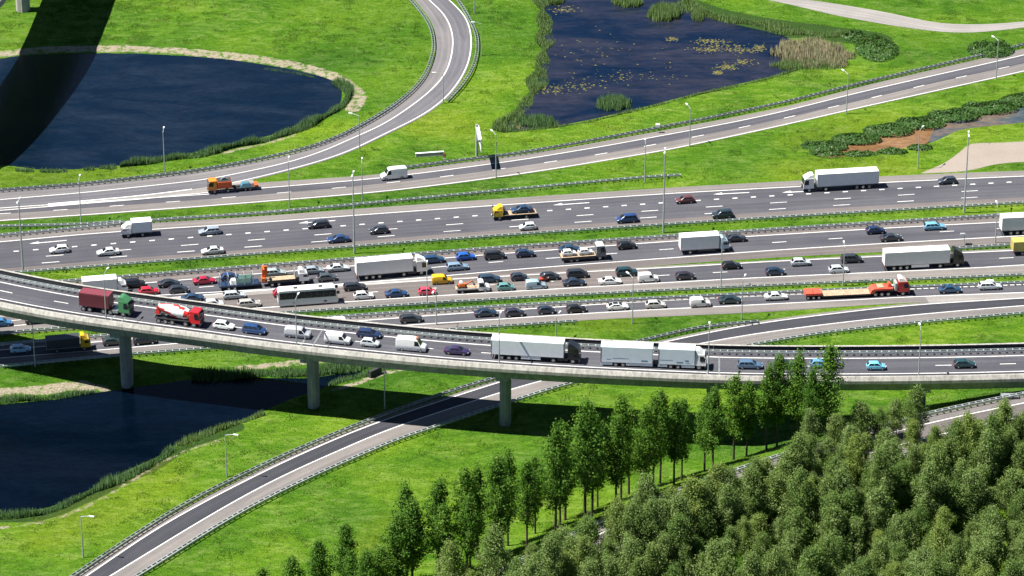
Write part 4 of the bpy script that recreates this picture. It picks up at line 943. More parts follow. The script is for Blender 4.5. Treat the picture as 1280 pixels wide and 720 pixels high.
CARS_AT = [
 # far carriageway, running left
 ('C', 'hatchback', 74, 311, WHITE, 'white hatchback at the far left of the far carriageway'),
 ('C', 'sedan', 135, 314, (.55, .58, .60), 'pale silver sedan below the small white box truck'),
 ('C', 'sedan', 265.5, 312.5, (.50, .52, .53), 'silver sedan in the near lane, right behind the paler sedan'),
 ('C', 'estate_car', 262, 288, (.24, .29, .35), 'blue-grey estate car following the small white box truck'),
 ('C', 'estate_car', 398, 280, DARK, 'dark estate car beside the white lane arrow, left of the tall mast'),
 ('C', 'sedan', 423, 298, DBLUE, 'dark blue sedan in the near lane just left of the tall mast'),
 ('C', 'hatchback', 473.5, 287, DARK, 'dark hatchback just right of the tall mast on the far carriageway'),
 ('C', 'small_car', 659.5, 282.5, (.66, .70, .72), 'small white hatchback below the yellow recovery truck'),
 ('C', 'people_carrier', 783.5, 272.5, (.015, .042, .14), 'blue people carrier left of the middle mast'),
 ('C', 'hatchback', 856, 249, (.11, .035, .035), 'brownish red hatchback in the top lane of the far carriageway'),
 ('C', 'off_road_car', 903, 267, (.020, .035, .045), 'dark off-road car beside the median, above the white box truck'),
 ('C', 'hatchback', 1184, 225, (.035, .045, .06), 'dark grey hatchback behind the white articulated truck heading left'),
 # middle carriageway, running right
 ('D', 'off_road_car', 168, 353.5, BLACK, 'black car beside the white truck half hidden by the viaduct'),
 ('D', 'hatchback', 186, 363, (.50, .015, .03), 'bright red hatchback partly hidden by the viaduct parapet'),
 ('D', 'sedan', 211.5, 353.5, DARK, 'dark sedan in the far lane, behind the dark red sedan'),
 ('D', 'hatchback', 223.5, 361, DARK, 'dark hatchback just above the viaduct, ahead of the bright red one'),
 ('D', 'sedan', 255.5, 350, (.36, .012, .04), 'dark red sedan behind the trailer with glass racks'),
 ('D', 'hatchback', 288, 345.5, DBLUE, 'dark blue car half hidden behind the trailer with racks'),
 ('D', 'estate_car', 343, 340, (.30, .36, .36), 'grey-green estate car behind the orange crane'),
 ('D', 'hatchback', 392, 337, (.25, .30, .34), 'blue-grey hatchback beside the white flatbed cab'),
 ('D', 'sedan', 422.5, 334, (.48, .52, .54), 'silver sedan behind the large white articulated truck'),
 ('D', 'hatchback', 409, 346, (.05, .065, .075), 'dark grey hatchback just above the coach'),
 ('D', 'estate_car', 542, 323.5, (.012, .05, .12), 'dark blue estate car beyond the white truck cab'),
 ('D', 'hatchback', 582, 320, (.01, .09, .42), 'vivid blue hatchback in the far lane'),
 ('D', 'people_carrier', 618.5, 318, DARK, 'black people carrier ahead of the vivid blue hatchback'),
 ('D', 'hatchback', 656.5, 316, (.012, .03, .07), 'navy hatchback ahead of the black people carrier'),
 ('D', 'estate_car', 571.5, 332.5, (.17, .26, .36), 'steel blue estate car above the yellow van'),
 ('D', 'sedan', 712, 310.5, (.012, .045, .09), 'dark blue sedan half hidden by the flatbed with two white cars'),
 ('D', 'hatchback', 783.5, 306, BLACK, 'black hatchback ahead of the flatbed with two white cars'),
 ('D', 'sedan', 919.5, 297, DARK, 'dark sedan beyond the cab of the white box truck'),
 ('D', 'hatchback', 1094.5, 287, NAVY, 'navy hatchback in the far lane at right'),
 ('D', 'sedan', 1114, 296.3, DARK, 'dark sedan above the trailer of the black-cab truck'),
 ('D', 'estate_car', 1168, 282, (.14, .36, .50), 'light blue estate car ahead of the navy hatchback'),
 # near carriageway, running right
 ('E', 'hatchback', 2, 402.5, (.04, .16, .34), 'blue car cut by the left edge below the viaduct'),
 ('E', 'sedan', 46, 399, BLACK, 'black car mostly hidden behind the viaduct at far left'),
 ('E', 'sedan', 241, 371.5, (.018, .05, .10), 'dark blue sedan just above the viaduct parapet'),
 ('E', 'estate_car', 293, 368, (.40, .44, .48), 'silver estate car below the trailer with racks'),
 ('E', 'estate_car', 311.5, 378.5, (.36, .35, .33), 'grey-beige estate car nearest the viaduct parapet'),
 ('E', 'hatchback', 267, 378.5, (.55, .60, .62), 'white car half hidden by the viaduct parapet'),
 ('E', 'small_car', 352, 365.5, (.48, .02, .05), 'red car hidden behind the rear of the coach'),
 ('E', 'estate_car', 443.5, 357.5, DARK, 'dark estate car ahead of the coach, far lane'),
 ('E', 'hatchback', 454.5, 368.5, (.60, .63, .64), 'white hatchback ahead of the coach, near lane'),
 ('E', 'sedan', 495.5, 366, (.015, .05, .14), 'dark blue sedan between the white and the pink-red hatchbacks'),
 ('E', 'small_car', 534, 363.5, (.62, .05, .10), 'pink-red hatchback behind the lamp post'),
 ('E', 'estate_car', 612, 347.5, (.02, .045, .08), 'dark estate car beyond the breakdown pickup'),
 ('E', 'small_car', 632, 358, (.10, .26, .25), 'teal green hatchback ahead of the pickup'),
 ('E', 'small_car', 649, 345.5, (.02, .03, .05), 'dark hatchback above the silver-blue van'),
 ('E', 'hatchback', 687.5, 344.5, DARK, 'dark hatchback beside the red motorcycle'),
 ('E', 'people_carrier', 722, 341.3, DARK, 'dark people carrier above the dark sedan, ahead of the motorcycle'),
 ('E', 'sedan', 717.5, 352, (.016, .03, .055), 'dark sedan in the near lane behind the white sedan'),
 ('E', 'sedan', 762.5, 350.5, WHITE, 'white sedan behind the small white van in the queue'),
 ('E', 'off_road_car', 783.5, 339, (.012, .04, .05), 'dark green off-road car above the white sedan'),
 ('E', 'hatchback', 856.5, 344, (.025, .022, .030), 'black hatchback with red tail lights ahead of the small white van'),
 ('E', 'hatchback', 914.5, 331, BLACK, 'black hatchback right of the lamp below the white box truck'),
 ('E', 'hatchback', 969, 338.7, (.012, .03, .06), 'navy hatchback in the near lane behind the two silver cars'),
 ('E', 'hatchback', 1001, 327, (.45, .50, .53), 'silver hatchback in the far lane of the near carriageway'),
 ('E', 'people_carrier', 1064.5, 322.5, (.03, .038, .045), 'dark people carrier just behind the black-cab truck'),
 ('E', 'hatchback', 1048.5, 336, (.50, .55, .58), 'silver hatchback behind the lamp in the near lane'),
 # outer carriageway, running right
 ('F', 'hatchback', 25.5, 435.3, (.30, .52, .72), 'pale blue hatchback in the viaduct shadow at left'),
 ('F', 'hatchback', 141, 426, (.02, .04, .035), 'dark car left of the leftmost viaduct column'),
 ('F', 'estate_car', 181, 424.5, BLACK, 'black car right of the leftmost viaduct column, under the deck'),
 ('F', 'estate_car', 514, 397.5, DARK, 'dark estate car leading out from behind the viaduct, above the white van'),
 ('F', 'sedan', 607, 390.3, (.012, .03, .06), 'navy sedan, rear of four dark cars in a line'),
 ('F', 'hatchback', 643.5, 390, (.022, .022, .04), 'dark hatchback, second from the rear of four in a line'),
 ('F', 'small_car', 683, 387, (.016, .028, .05), 'dark small hatchback, third from the rear of four in a line'),
 ('F', 'hatchback', 720.5, 385.3, BLACK, 'black hatchback at the front of four dark cars in a line'),
 ('F', 'coupe', 772, 382.3, (.72, .74, .72), 'white coupe with dark roof glass on the outer carriageway'),
 ('F', 'hatchback', 819.5, 379.8, (.46, .46, .44), 'silver-beige hatchback ahead of the white coupe'),
 ('F', 'sedan', 912.5, 374, (.012, .032, .038), 'black-green sedan ahead of the small white van with high roof'),
 ('F', 'sedan', 970, 369.7, (.66, .69, .68), 'white sedan behind the red low-loader truck'),
 ('F', 'sedan', 1187.5, 360.8, (.012, .055, .12), 'dark blue sedan ahead of the red low-loader cab'),
 ('F', 'estate_car', 1237.5, 356.5, (.50, .55, .58), 'silver estate car with a white roof box'),
 # viaduct, running right
 ('V', 'hatchback', 280, 406, (.70, .73, .70), 'white hatchback ahead of the concrete mixer'),
 ('V', 'people_carrier', 318, 411, (.015, .05, .15), 'blue car between the white hatchback and the silver panel van'),
 ('V', 'estate_car', 461.5, 416.3, NAVY, 'navy estate car beside the silver hatchback on the viaduct'),
 ('V', 'small_car', 462.5, 427.7, (.50, .55, .57), 'silver hatchback between two white vans on the viaduct'),
 ('V', 'sedan', 571, 437.5, (.035, .022, .075), 'dark purple sedan following a semi-trailer on the viaduct'),
 ('V', 'estate_car', 937.5, 455, (.07, .13, .21), 'blue-grey estate car ahead of the white truck and trailer'),
 ('V', 'hatchback', 981, 455, DARK, 'dark car mostly hidden behind the treetops on the viaduct'),
 ('V', 'hatchback', 1026, 454, (.10, .26, .48), 'blue car almost hidden behind the tallest treetop'),
 ('V', 'small_car', 1095, 456.7, (.16, .50, .66), 'light blue hatchback right of the tallest treetop on the viaduct'),
 ('V', 'hatchback', 1205.5, 454, (.014, .05, .055), 'dark green hatchback at the right end of the viaduct'),
]
for rd, kind, cx, cy, colr, lb in CARS_AT:
    p, a = place(rd, cx, cy, CARS[kind][2]); t = car(kind, p, a, colr, lb, GRP[rd])
    if 'roof box' in lb: MB().box(-.9, .9, -.35, .35, 1.55, 1.9, .15, .25, .1).obj('roof_box', 'body_panel', t, color=WHITE)
    if 'roof glass' in lb: MB().box(-.95, .05, -.5, .5, 1.325, 1.345).obj('roof_glass', 'glass', t)
for rd, kind, cx, cy, colr, lb in [
 ('B', 'panel_van', 492, 216, WHITE, 'white panel van driving left on the slip road'),
 ('E', 'small_van', 552.5, 348.5, (.72, .42, .01), 'bright yellow small van in the queue'),
 ('E', 'small_van', 670, 354.8, (.30, .42, .50), 'silver-blue small van behind the red motorcycle'),
 ('E', 'small_van', 810.5, 346, WHITE, 'white small van left of the black hatchback with red tail lights'),
 ('F', 'small_van', 875.5, 377, WHITE, 'white small van with high roof on the outer carriageway'),
 ('F', 'panel_van', 424, 404.5, WHITE, 'white van whose roof shows above the viaduct parapet'),
 ('V', 'mid_van', 372.5, 415, (.42, .43, .47), 'silver panel van behind the viaduct lamp'),
 ('V', 'mid_van', 422.5, 422.5, WHITE, 'white panel van following the silver hatchback on the viaduct'),
 ('V', 'panel_van', 514.5, 429.5, WHITE, 'large white high-roof van with orange roof light on the viaduct')]:
    p, a = place(rd, cx, cy, VANS[kind][2]); t = van(kind, p, a, colr, lb, GRP[rd])
    if 'orange' in lb: MB().box(.9, 1.2, -.6, .6, 2.53, 2.68).obj('roof_light', 'orange_red', t)

def at(rd, cx, cy, h): return place(rd, cx, cy, h)
p, a = at('C', 1050, 224.5, 4.0); semi(p, a, 16.4, 'white articulated truck driving left below the muddy canal', GRP['C'], WHITE, WHITE, skirt=False)
p, a = at('C', 170.5, 284.7, 3.3); box_truck(p, a, 6.3, 'small white box truck driving left at the left edge', GRP['C'], WHITE, (.72, .76, .78), 3.35, 2.9)
p, a = at('D', 489, 333, 4.0); semi(p, a, 14.6, 'white articulated truck with white cab above the coach', GRP['D'], WHITE, WHITE, skirt=False)
p, a = at('D', 880, 303.5, 3.8); box_truck(p, a, 10.2, 'white box truck with pale blue cab in the middle of the picture', GRP['D'], (.32, .44, .55), (.72, .74, .76), 3.9, 3.3, axles=1)
p, a = at('D', 1299, 278.5, 4.0); semi(p, a, 16.4, 'white trailer cut by the right edge of the picture', GRP['D'], WHITE, WHITE)
p, a = at('E', 1154, 322, 4.0); semi(p, a, 16.5, 'articulated truck with black cab and white trailer behind the red low-loader', GRP['E'], BLACK, WHITE)
p, a = at('D', 131, 357.5, 3.6); box_truck(p, a, 9.0, 'white truck half hidden behind the viaduct parapet at left', GRP['D'], WHITE, WHITE, 3.7, 3.1)
p, a = at('V', 670, 436.5, 4.0); semi(p, a, 16.5, 'articulated truck with black cab and long white trailer on the viaduct', GRP['V'], BLACK, (.70, .74, .78))
p, a = at('E', 1284, 308, 3.0); box_truck(p, a, 6.4, 'yellow lorry cut by the right edge beside the grass', GRP['E'], (.62, .47, .06), (.50, .42, .10), 3.1, 2.8)
p, a = at('F', 85, 427, 3.6); box_truck(p, a, 8.6, 'yellow-cabbed lorry under the viaduct with a dark load bed', GRP['F'], (.66, .42, .01), (.035, .04, .05), 2.9, 3.3)

def coach():
    p, a = at('E', 384.5, 368.7, 3.6); t = thing('coach', 'long white coach with dark side windows just above the viaduct', 'coach', p, a, GRP['E'])
    L2, hw = 6.0, 1.26
    MB().prism([(-L2 + .12, .35), (L2 - .15, .35), (L2, .7), (L2 - .05, 1.5), (L2 - .55, 3.3), (L2 - .9, 3.55), (-L2 + .3, 3.55), (-L2, 3.2), (-L2, .6)], -hw, hw, .10, 1.6).obj('body', 'paint', t, color=WHITE)
    for s in (-1, 1):
        m = MB()
        for i in range(9):
            x0 = -L2 + .3 + i * 1.25; q = [(x0, s * (hw + .012), 1.72), (x0 + 1.235, s * (hw + .012), 1.72), (x0 + 1.235, s * (hw - .068), 3.12), (x0, s * (hw - .068), 3.12)]
            MB().quad(*(q[::-1] if s > 0 else q)).obj('side_window', 'glass', t)
        for x in (L2 - 2.6, -L2 + 3.2): wheel(t, x, s * (hw - .17), .5, .32)
        MB().box(L2 - .25, L2 + .02, s * .95 - .2, s * .95 + .2, .65, .9).obj('headlight', 'lamp_clear', t)
        MB().box(L2 - .3, L2 + .25, s * 1.38 - .1, s * 1.38 + .1, 2.3, 2.9).obj('mirror', 'black_plastic', t)
    MB().quad((L2 - .08, -hw * .93, 1.62), (L2 - .08, hw * .93, 1.62), (L2 - .52, hw * .88, 3.25), (L2 - .52, -hw * .88, 3.25)).obj('windscreen', 'glass', t)
    MB().quad((-L2 - .012, hw * .8, 2.0), (-L2 - .012, -hw * .8, 2.0), (-L2 - .012, -hw * .78, 3.1), (-L2 - .012, hw * .78, 3.1)).obj('rear_window', 'glass', t)
    for x in (2.6, -2.4): MB().box(x - .4, x + .4, -.4, .4, 3.553, 3.62).obj('roof_hatch', 'black_plastic', t)
    MB().box(-1.2, .6, -.8, .8, 3.553, 3.72, .1, .1, .1).obj('air_conditioner', 'body_panel', t, color=WHITE)
coach()
def container_truck():
    p, a = at('V', 133, 378, 3.9); t = thing('container_truck', 'green-cabbed lorry carrying a maroon shipping container on the viaduct', 'truck', p, a, GRP['V'])
    cab(t, 5.1, (.055, .20, .085), 3.85, 2.2); chassis(t, -5.1, 3.5)
    cargo_box(t, -5.1, 1.0, (.17, .035, .05), 1.2, 3.85, 2.44, 'container', ribs=18, seams=False); truck_wheels(t, [-4.3, -3.0, -.2, 1.2]); MB().box(1.5, 2.7, -1.15, 1.15, .5, 1.05).obj('fuel_tank', 'rim', t)
container_truck()
def mixer():
    p, a = at('V', 223, 392.5, 3.7); t = thing('concrete_mixer', 'red and white concrete mixer lorry on the viaduct', 'truck', p, a, GRP['V'])
    cab(t, 4.7, (.55, .018, .025), 3.15, 1.95, 2.48, False); chassis(t, -4.6, 3.2); truck_wheels(t, [-3.6, -2.25, 1.75]); wheel(t, -.9, -1.04, .5, .34); wheel(t, -.9, 1.04, .5, .34)
    # drum: profile of revolution on a tilted axis, nose towards the cab
    ax0 = Vector((2.3, 0, 2.0)); ax = Vector((-1, 0, .16)).normalized(); up = Vector((.16, 0, 1)).normalized(); n = 20
    prof = [(0, .55), (.25, .95), (1.0, 1.18), (2.2, 1.24), (3.4, 1.18), (4.8, .92), (6.0, .62), (6.25, .60)]
    v = []; f = []; fm = []
    for s, r in prof:
        for j in range(n): th = 2 * math.pi * j / n; q = ax0 + ax * s + (up * math.sin(th) + Vector((0, 1, 0)) * math.cos(th)) * r; v.append(q)
    for i in range(len(prof) - 1):
        for j in range(n):
            f.append((i * n + j, i * n + (j + 1) % n, (i + 1) * n + (j + 1) % n, (i + 1) * n + j))
            fm.append(1 if (j + (0 if i < 2 else i)) % 7 < (4 if i in (1, 5, 6) else 2) else 0)
    f.append(tuple(range(n))); fm.append(1); f.append(tuple((len(prof) - 1) * n + j for j in range(n))[::-1]); fm.append(1)
    obj('drum', mesh('drum', v, f, ['sign_white', 'drum_red'], fm, smooth=40), t)
    MB().box(-4.5, -3.6, -.55, .55, 1.6, 3.4, .5, 0, .2).obj('hopper', 'drum_red', t); MB().prism([(-4.9, .9), (-4.65, .9), (-4.0, 2.1), (-4.3, 2.2)], -.25, .25).obj('chute', 'galvanised', t)
    MB().box(2.35, 2.75, -.9, .9, 1.1, 2.3).obj('water_tank', 'drum_red', t)
    for s in (-1, 1): MB().box(-4.2, 2.5, s * 1.12 - .1, s * 1.12 + .1, 1.02, 1.15).obj('mudguard', 'chassis', t)
plain('drum_red', (.50, .03, .025), .45)
mixer()
def drawbar():
    p, a = at('V', 817, 444.5, 4.0); t = thing('truck_and_trailer', 'white truck pulling a white drawbar trailer on the viaduct', 'truck', p, a, GRP['V'])
    c = (.66, .74, .80); f = 9.7; cab(t, f, WHITE, 3.8, 2.0); chassis(t, 1.0, f - 1.5)
    cargo_box(t, .9, f - 2.05, c, .95, 4.0, 2.55); truck_wheels(t, [3.2, 4.55], 1.27, .48); chassis(t, -9.3, 1.0, .7, .95)
    cargo_box(t, -9.7, -.1, c, .95, 4.0, 2.55, 'trailer_box'); truck_wheels(t, [-6.9, -5.55], 1.27, .48)
    for x0, x1 in ((.9, 2.6), (5.2, 7.6), (-9.7, -7.5), (-5.0, -.1)):
        MB().box(x0, x1, -1.255, -1.235, .4, 1.0).box(x0, x1, 1.235, 1.255, .4, 1.0).obj('side_skirt', 'body_panel', t, color=c)
    rr = random.Random(4); m = MB()
    for x, z, w, h in ((-8.2, 1.5, .8, .12), (-6.0, 1.75, 3.0, .09), (-1.6, 1.25, 1.2, .32), (2.4, 1.75, 2.4, .09), (4.9, 1.25, 1.2, .3), (6.2, 1.6, .7, .3), (6.4, 1.2, .8, .1)):
        for s in (-1, 1):
            y = s * 1.282; q = [(x - w / 2, y, z), (x + w / 2, y, z), (x + w / 2, y, z + h), (x - w / 2, y, z + h)]; m.quad(*(q if s < 0 else q[::-1]))
    m.obj('side_stripe', 'stripe_blue', t)
plain('stripe_blue', (.14, .26, .36), .5)
drawbar()
def flatbed_combo():
    p, a = at('D', 329.5, 349.5, 2.6); t = thing('flatbed_truck', 'white-cabbed flatbed lorry with orange crane towing a dark blue trailer of racks', 'truck', p, a, GRP['D'])
    f = 9.1; cab(t, f, WHITE, 3.2, 2.0, 2.4, True); chassis(t, -.2, f - 1.6); truck_wheels(t, [1.6, 2.95], 1.2, .46)
    MB().box(.6, 6.4, -1.2, 1.2, 1.05, 1.25).obj('load_bed', 'wood_deck', t)
    for s in (-1, 1): MB().box(.6, 6.4, s * 1.22 - .03, s * 1.22 + .03, .95, 1.5).obj('side_board', 'chassis', t)
    MB().box(6.3, 6.45, -1.2, 1.2, 1.25, 3.0).obj('headboard', 'galvanised_dull', t)
    MB().box(-.45, .3, -.7, .7, 1.0, 1.9).box(-.3, .15, -.25, .25, 1.9, 4.1).obj('crane_column', 'crane_orange', t); MB().box(-.2, .1, -1.1, 1.1, 3.7, 4.05).box(-.05, .9, .6, .95, 1.9, 3.9).obj('crane_arm', 'crane_orange', t)
    MB().box(-9.1, -1.0, -1.2, 1.2, .75, 1.05).obj('trailer_bed', 'trailer_blue', t); MB().box(-1.1, .2, -.1, .1, .7, .85).obj('drawbar', 'chassis', t); truck_wheels(t, [-7.2, -6.0], 1.2, .4)
    for x in (-8.8, -7.2, -5.6, -4.0, -2.2):
        m = MB()
        for y in (-1.1, 1.1): m.box(x - .06, x + .06, y - .06, y + .06, 1.05, 3.1)
        m.box(x - .05, x + .05, -1.1, 1.1, 3.0, 3.1); m.obj('rack', 'galvanised', t)
    q = thing('glazing_load', 'pale green glass panels stacked on the dark blue trailer', 'cargo', p + Vector((0, 0, 1.05)), a)
    for i in range(5): MB().box(-5.4 + .12 * i, -2.7 + .12 * i, -.8 + .3 * i, -.72 + .3 * i, 0.01, 1.3 + .05 * i).obj('glass_panel', 'pale_green', q)
    MB().box(-6.8, -5.5, -.8, .8, .01, .9, .2, .2, .2).obj('wrapped_bundle', 'sign_white', q)
plain('crane_orange', (.62, .13, .02), .5); plain('trailer_blue', (.012, .03, .075), .5); plain('pale_green', (.28, .50, .42), .2)
flatbed_combo()
def tow_truck():
    p, a = at('C', 643, 264.5, 2.6); t = thing('recovery_truck', 'yellow recovery truck carrying a dark blue car leftward', 'truck', p, a, GRP['C']); f = 4.6
    cab(t, f, (.75, .48, .01), 3.0, 2.0, 2.3, True); chassis(t, -f + .3, f - 1.6); truck_wheels(t, [-2.4], 1.15, .42)
    MB().box(-f, f - 2.4, -1.2, 1.2, .98, 1.12).obj('load_bed', 'wood_deck', t); MB().box(f - 2.75, f - 2.4, -1.1, 1.1, 1.12, 2.1).obj('equipment_frame', 'chassis', t)
    q = p + Vector((math.cos(a), math.sin(a), 0)) * -1.55; q.z = p.z + 1.125
    car('sedan', q, a, (.015, .045, .10), 'dark blue sedan riding on the yellow recovery truck', 'vehicles carried on trucks')
tow_truck()
def car_flatbed():
    p, a = at('D', 728.5, 316.5, 2.7); t = thing('car_transporter', 'pale-roofed flatbed lorry carrying two small white cars', 'truck', p, a, GRP['D']); f = 4.65
    cab(t, f, (.10, .12, .15), 3.1, 1.95, 2.4, False); MB().box(f - 1.95, f - .45, -1.12, 1.12, 3.11, 3.2).obj('roof_panel', 'sign_white', t)
    chassis(t, -f + .2, f - 1.6); truck_wheels(t, [-2.6, -1.4], 1.2, .45); MB().box(-f, f - 2.1, -1.22, 1.22, 1.0, 1.15).obj('load_bed', 'wood_deck', t)
    for s in (-1, 1): MB().box(-f, f - 2.1, s * 1.24 - .02, s * 1.24 + .02, .55, 1.2).obj('side_board', 'chassis', t)
    for dx, lb in ((-2.9, 'rear of the two small white cars on the flatbed lorry'), (.55, 'front of the two small white cars on the flatbed lorry')):
        q = p + Vector((math.cos(a), math.sin(a), 0)) * dx; q.z = p.z + 1.155
        c = car('small_car', q, a, (.72, .74, .75), lb, 'vehicles carried on trucks'); c.scale = (.86, .95, .86)
car_flatbed()
def pickup():
    p, a = at('E', 590.5, 357.3, 2.3); t = thing('pickup_truck', 'white flatbed pickup carrying orange equipment in the queue', 'truck', p, a, GRP['E']); f = 3.45
    MB().prism([(f - 2.3, .45), (f - .05, .45), (f, .8), (f - .1, 1.05), (f - .75, 1.25), (f - 1.25, 2.15), (f - 1.5, 2.25), (f - 2.3, 2.25)], -1.0, 1.0, .12, 1.2).obj('cab', 'paint', t, color=WHITE)
    MB().quad((f - .76, -.9, 1.30), (f - .76, .9, 1.30), (f - 1.20, .82, 2.10), (f - 1.20, -.82, 2.10)).obj('windscreen', 'glass', t)
    for s in (-1, 1):
        q = [(f - .95, s * 1.012, 1.25), (f - 2.1, s * 1.012, 1.25), (f - 2.1, s * .91, 2.05), (f - 1.3, s * .91, 2.05)]; MB().quad(*(q if s > 0 else q[::-1])).obj('side_window', 'glass', t)
        wheel(t, f - .95, s * .9, .35, .24); wheel(t, -f + 1.3, s * .9, .35, .3); MB().box(-f, f - 2.4, s * 1.03 - .02, s * 1.03 + .02, .85, 1.12).obj('side_board', 'sign_white', t)
        MB().box(f - .2, f + .01, s * .7 - .15, s * .7 + .15, .75, .95).obj('headlight', 'lamp_clear', t)
    MB().box(-f, f - 2.35, -1.02, 1.02, .72, .86).obj('load_bed', 'wood_deck', t); chassis(t, -f + .2, f - 2.0, .5, .7)
    q = thing('mini_excavator', 'small orange excavator loaded on the white flatbed pickup', 'excavator', p + Vector((0, 0, .865)), a); q.rotation_euler = (0, 0, a)
    for s in (-1, 1): MB().prism([(-2.9, .0), (-1.3, .0), (-1.1, .2), (-1.3, .42), (-2.9, .42), (-3.1, .2)], s * .55 - .16, s * .55 + .16).obj('track', 'tyre', q)
    MB().box(-2.8, -1.5, -.6, .6, .43, 1.05, .1, .1, .08).obj('body', 'crane_orange', q); MB().box(-2.6, -1.9, -.45, .45, 1.05, 1.4, .05, .15, .05).obj('seat_canopy', 'sign_white', q)
    MB().prism([(-1.5, .7), (-1.2, .6), (-.1, 1.25), (.3, .75), (.45, .8), (-.05, 1.5)], -.09, .09).obj('boom', 'crane_orange', q); MB().box(.2, .6, -.25, .25, .45, .85, 0, .15).obj('bucket', 'chassis', q)
pickup()
def lowloader():
    p, a = at('F', 1070.5, 361, 2.9); t = thing('low_loader', 'red-cabbed low-loader lorry with red rear bogie and wooden deck', 'truck', p, a, GRP['F']); f = 10.6
    cab(t, f, (.42, .012, .018), 3.75, 2.2, 2.48, True, roofcol=(.70, .68, .66)); chassis(t, 3.2, f - 1.7); truck_wheels(t, [f - 4.3, f - 5.6], 1.25, .5)
    MB().box(f - 2.9, f - 2.45, -1.0, 1.0, 1.1, 2.7).obj('headboard', 'galvanised', t); MB().box(f - 3.3, f - 2.95, .3, 1.1, .5, 1.6).obj('tank', 'galvanised', t)
    MB().prism([(2.6, .75), (3.2, .75), (3.9, 1.35), (7.2, 1.35), (7.2, 1.75), (3.4, 1.75), (2.9, 1.5)], -1.22, 1.22).obj('gooseneck', 'loader_red', t)
    MB().box(4.2, 5.4, -.95, .95, 1.76, 1.95).obj('gooseneck_deck', 'wood_deck', t); MB().box(6.3, 7.0, -.7, .6, 1.76, 2.6, .1, .2, .1).obj('winch', 'loader_red', t); wheel(t, 3.7, -1.0, .48, .3); wheel(t, 3.7, 1.0, .48, .3)
    MB().box(-7.1, 2.7, -1.27, 1.27, .55, .80).obj('load_deck', 'wood_deck', t); MB().box(-7.1, 2.7, -1.3, -1.275, .5, .82).box(-7.1, 2.7, 1.275, 1.3, .5, .82).obj('deck_edge', 'chassis', t)
    for x0, x1 in ((-10.6, -8.95), (-8.85, -7.15)): MB().box(x0, x1, -1.27, 1.27, .95, 1.45, .05, .05).obj('bogie_cover', 'loader_red', t)
    MB().box(-10.5, -7.2, -.5, .5, .6, .95).obj('bogie_frame', 'chassis', t); truck_wheels(t, [-10.0, -8.9, -7.8], 1.27, .42)
plain('loader_red', (.60, .085, .05), .5)
lowloader()
def roadworks():
    p, a = at('B', 291, 229.5, 2.6); p = P(291, 231.5, 1.3); p.z = .12; a = tangent(PATHS['B'], p) + math.pi
    t = thing('roadworks_truck', 'orange tipper lorry towing a dark trailer on the gore of the ramp', 'truck', p, a, 'vehicles on the slip road'); f = 5.4
    cab(t, f, (.72, .22, .015), 2.9, 1.85, 2.3, False); chassis(t, -f + 2.5, f - 1.5); truck_wheels(t, [1.2], 1.15, .45)
    m = MB().box(.3, 3.4, -1.15, 1.15, 1.05, 2.55); m.obj('tipper_body', 'tipper_orange', t)
    m = MB()
    for i in range(5):
        for s in (-1, 1): m.box(.5 + i * .65, .6 + i * .65, s * 1.17 - .03, s * 1.17 + .03, 1.1, 2.5)
    m.obj('rib', 'tipper_orange', t); MB().box(.4, 3.3, -1.0, 1.0, 2.56, 2.64).obj('load', 'chassis', t); MB().prism([(.9, 2.65), (2.6, 2.65), (2.2, 3.2), (1.7, 3.3)], -.25, .3).obj('loader_grab', 'galvanised_dull', t)
    MB().box(-5.4, -.1, -1.0, 1.0, .55, .8).obj('trailer_bed', 'chassis', t); truck_wheels(t, [-3.6, -2.6], 1.1, .35); MB().box(-3.9, -1.5, -.8, .8, .8, 1.6, .5, .6, .2).obj('pump_unit', 'pump_blue', t); MB().box(-5.4, -4.6, -1.0, 1.0, .8, 1.2).obj('tail_frame', 'orange_red', t)
plain('tipper_orange', (.58, .10, .025), .55); plain('pump_blue', (.06, .16, .22), .5)
roadworks()
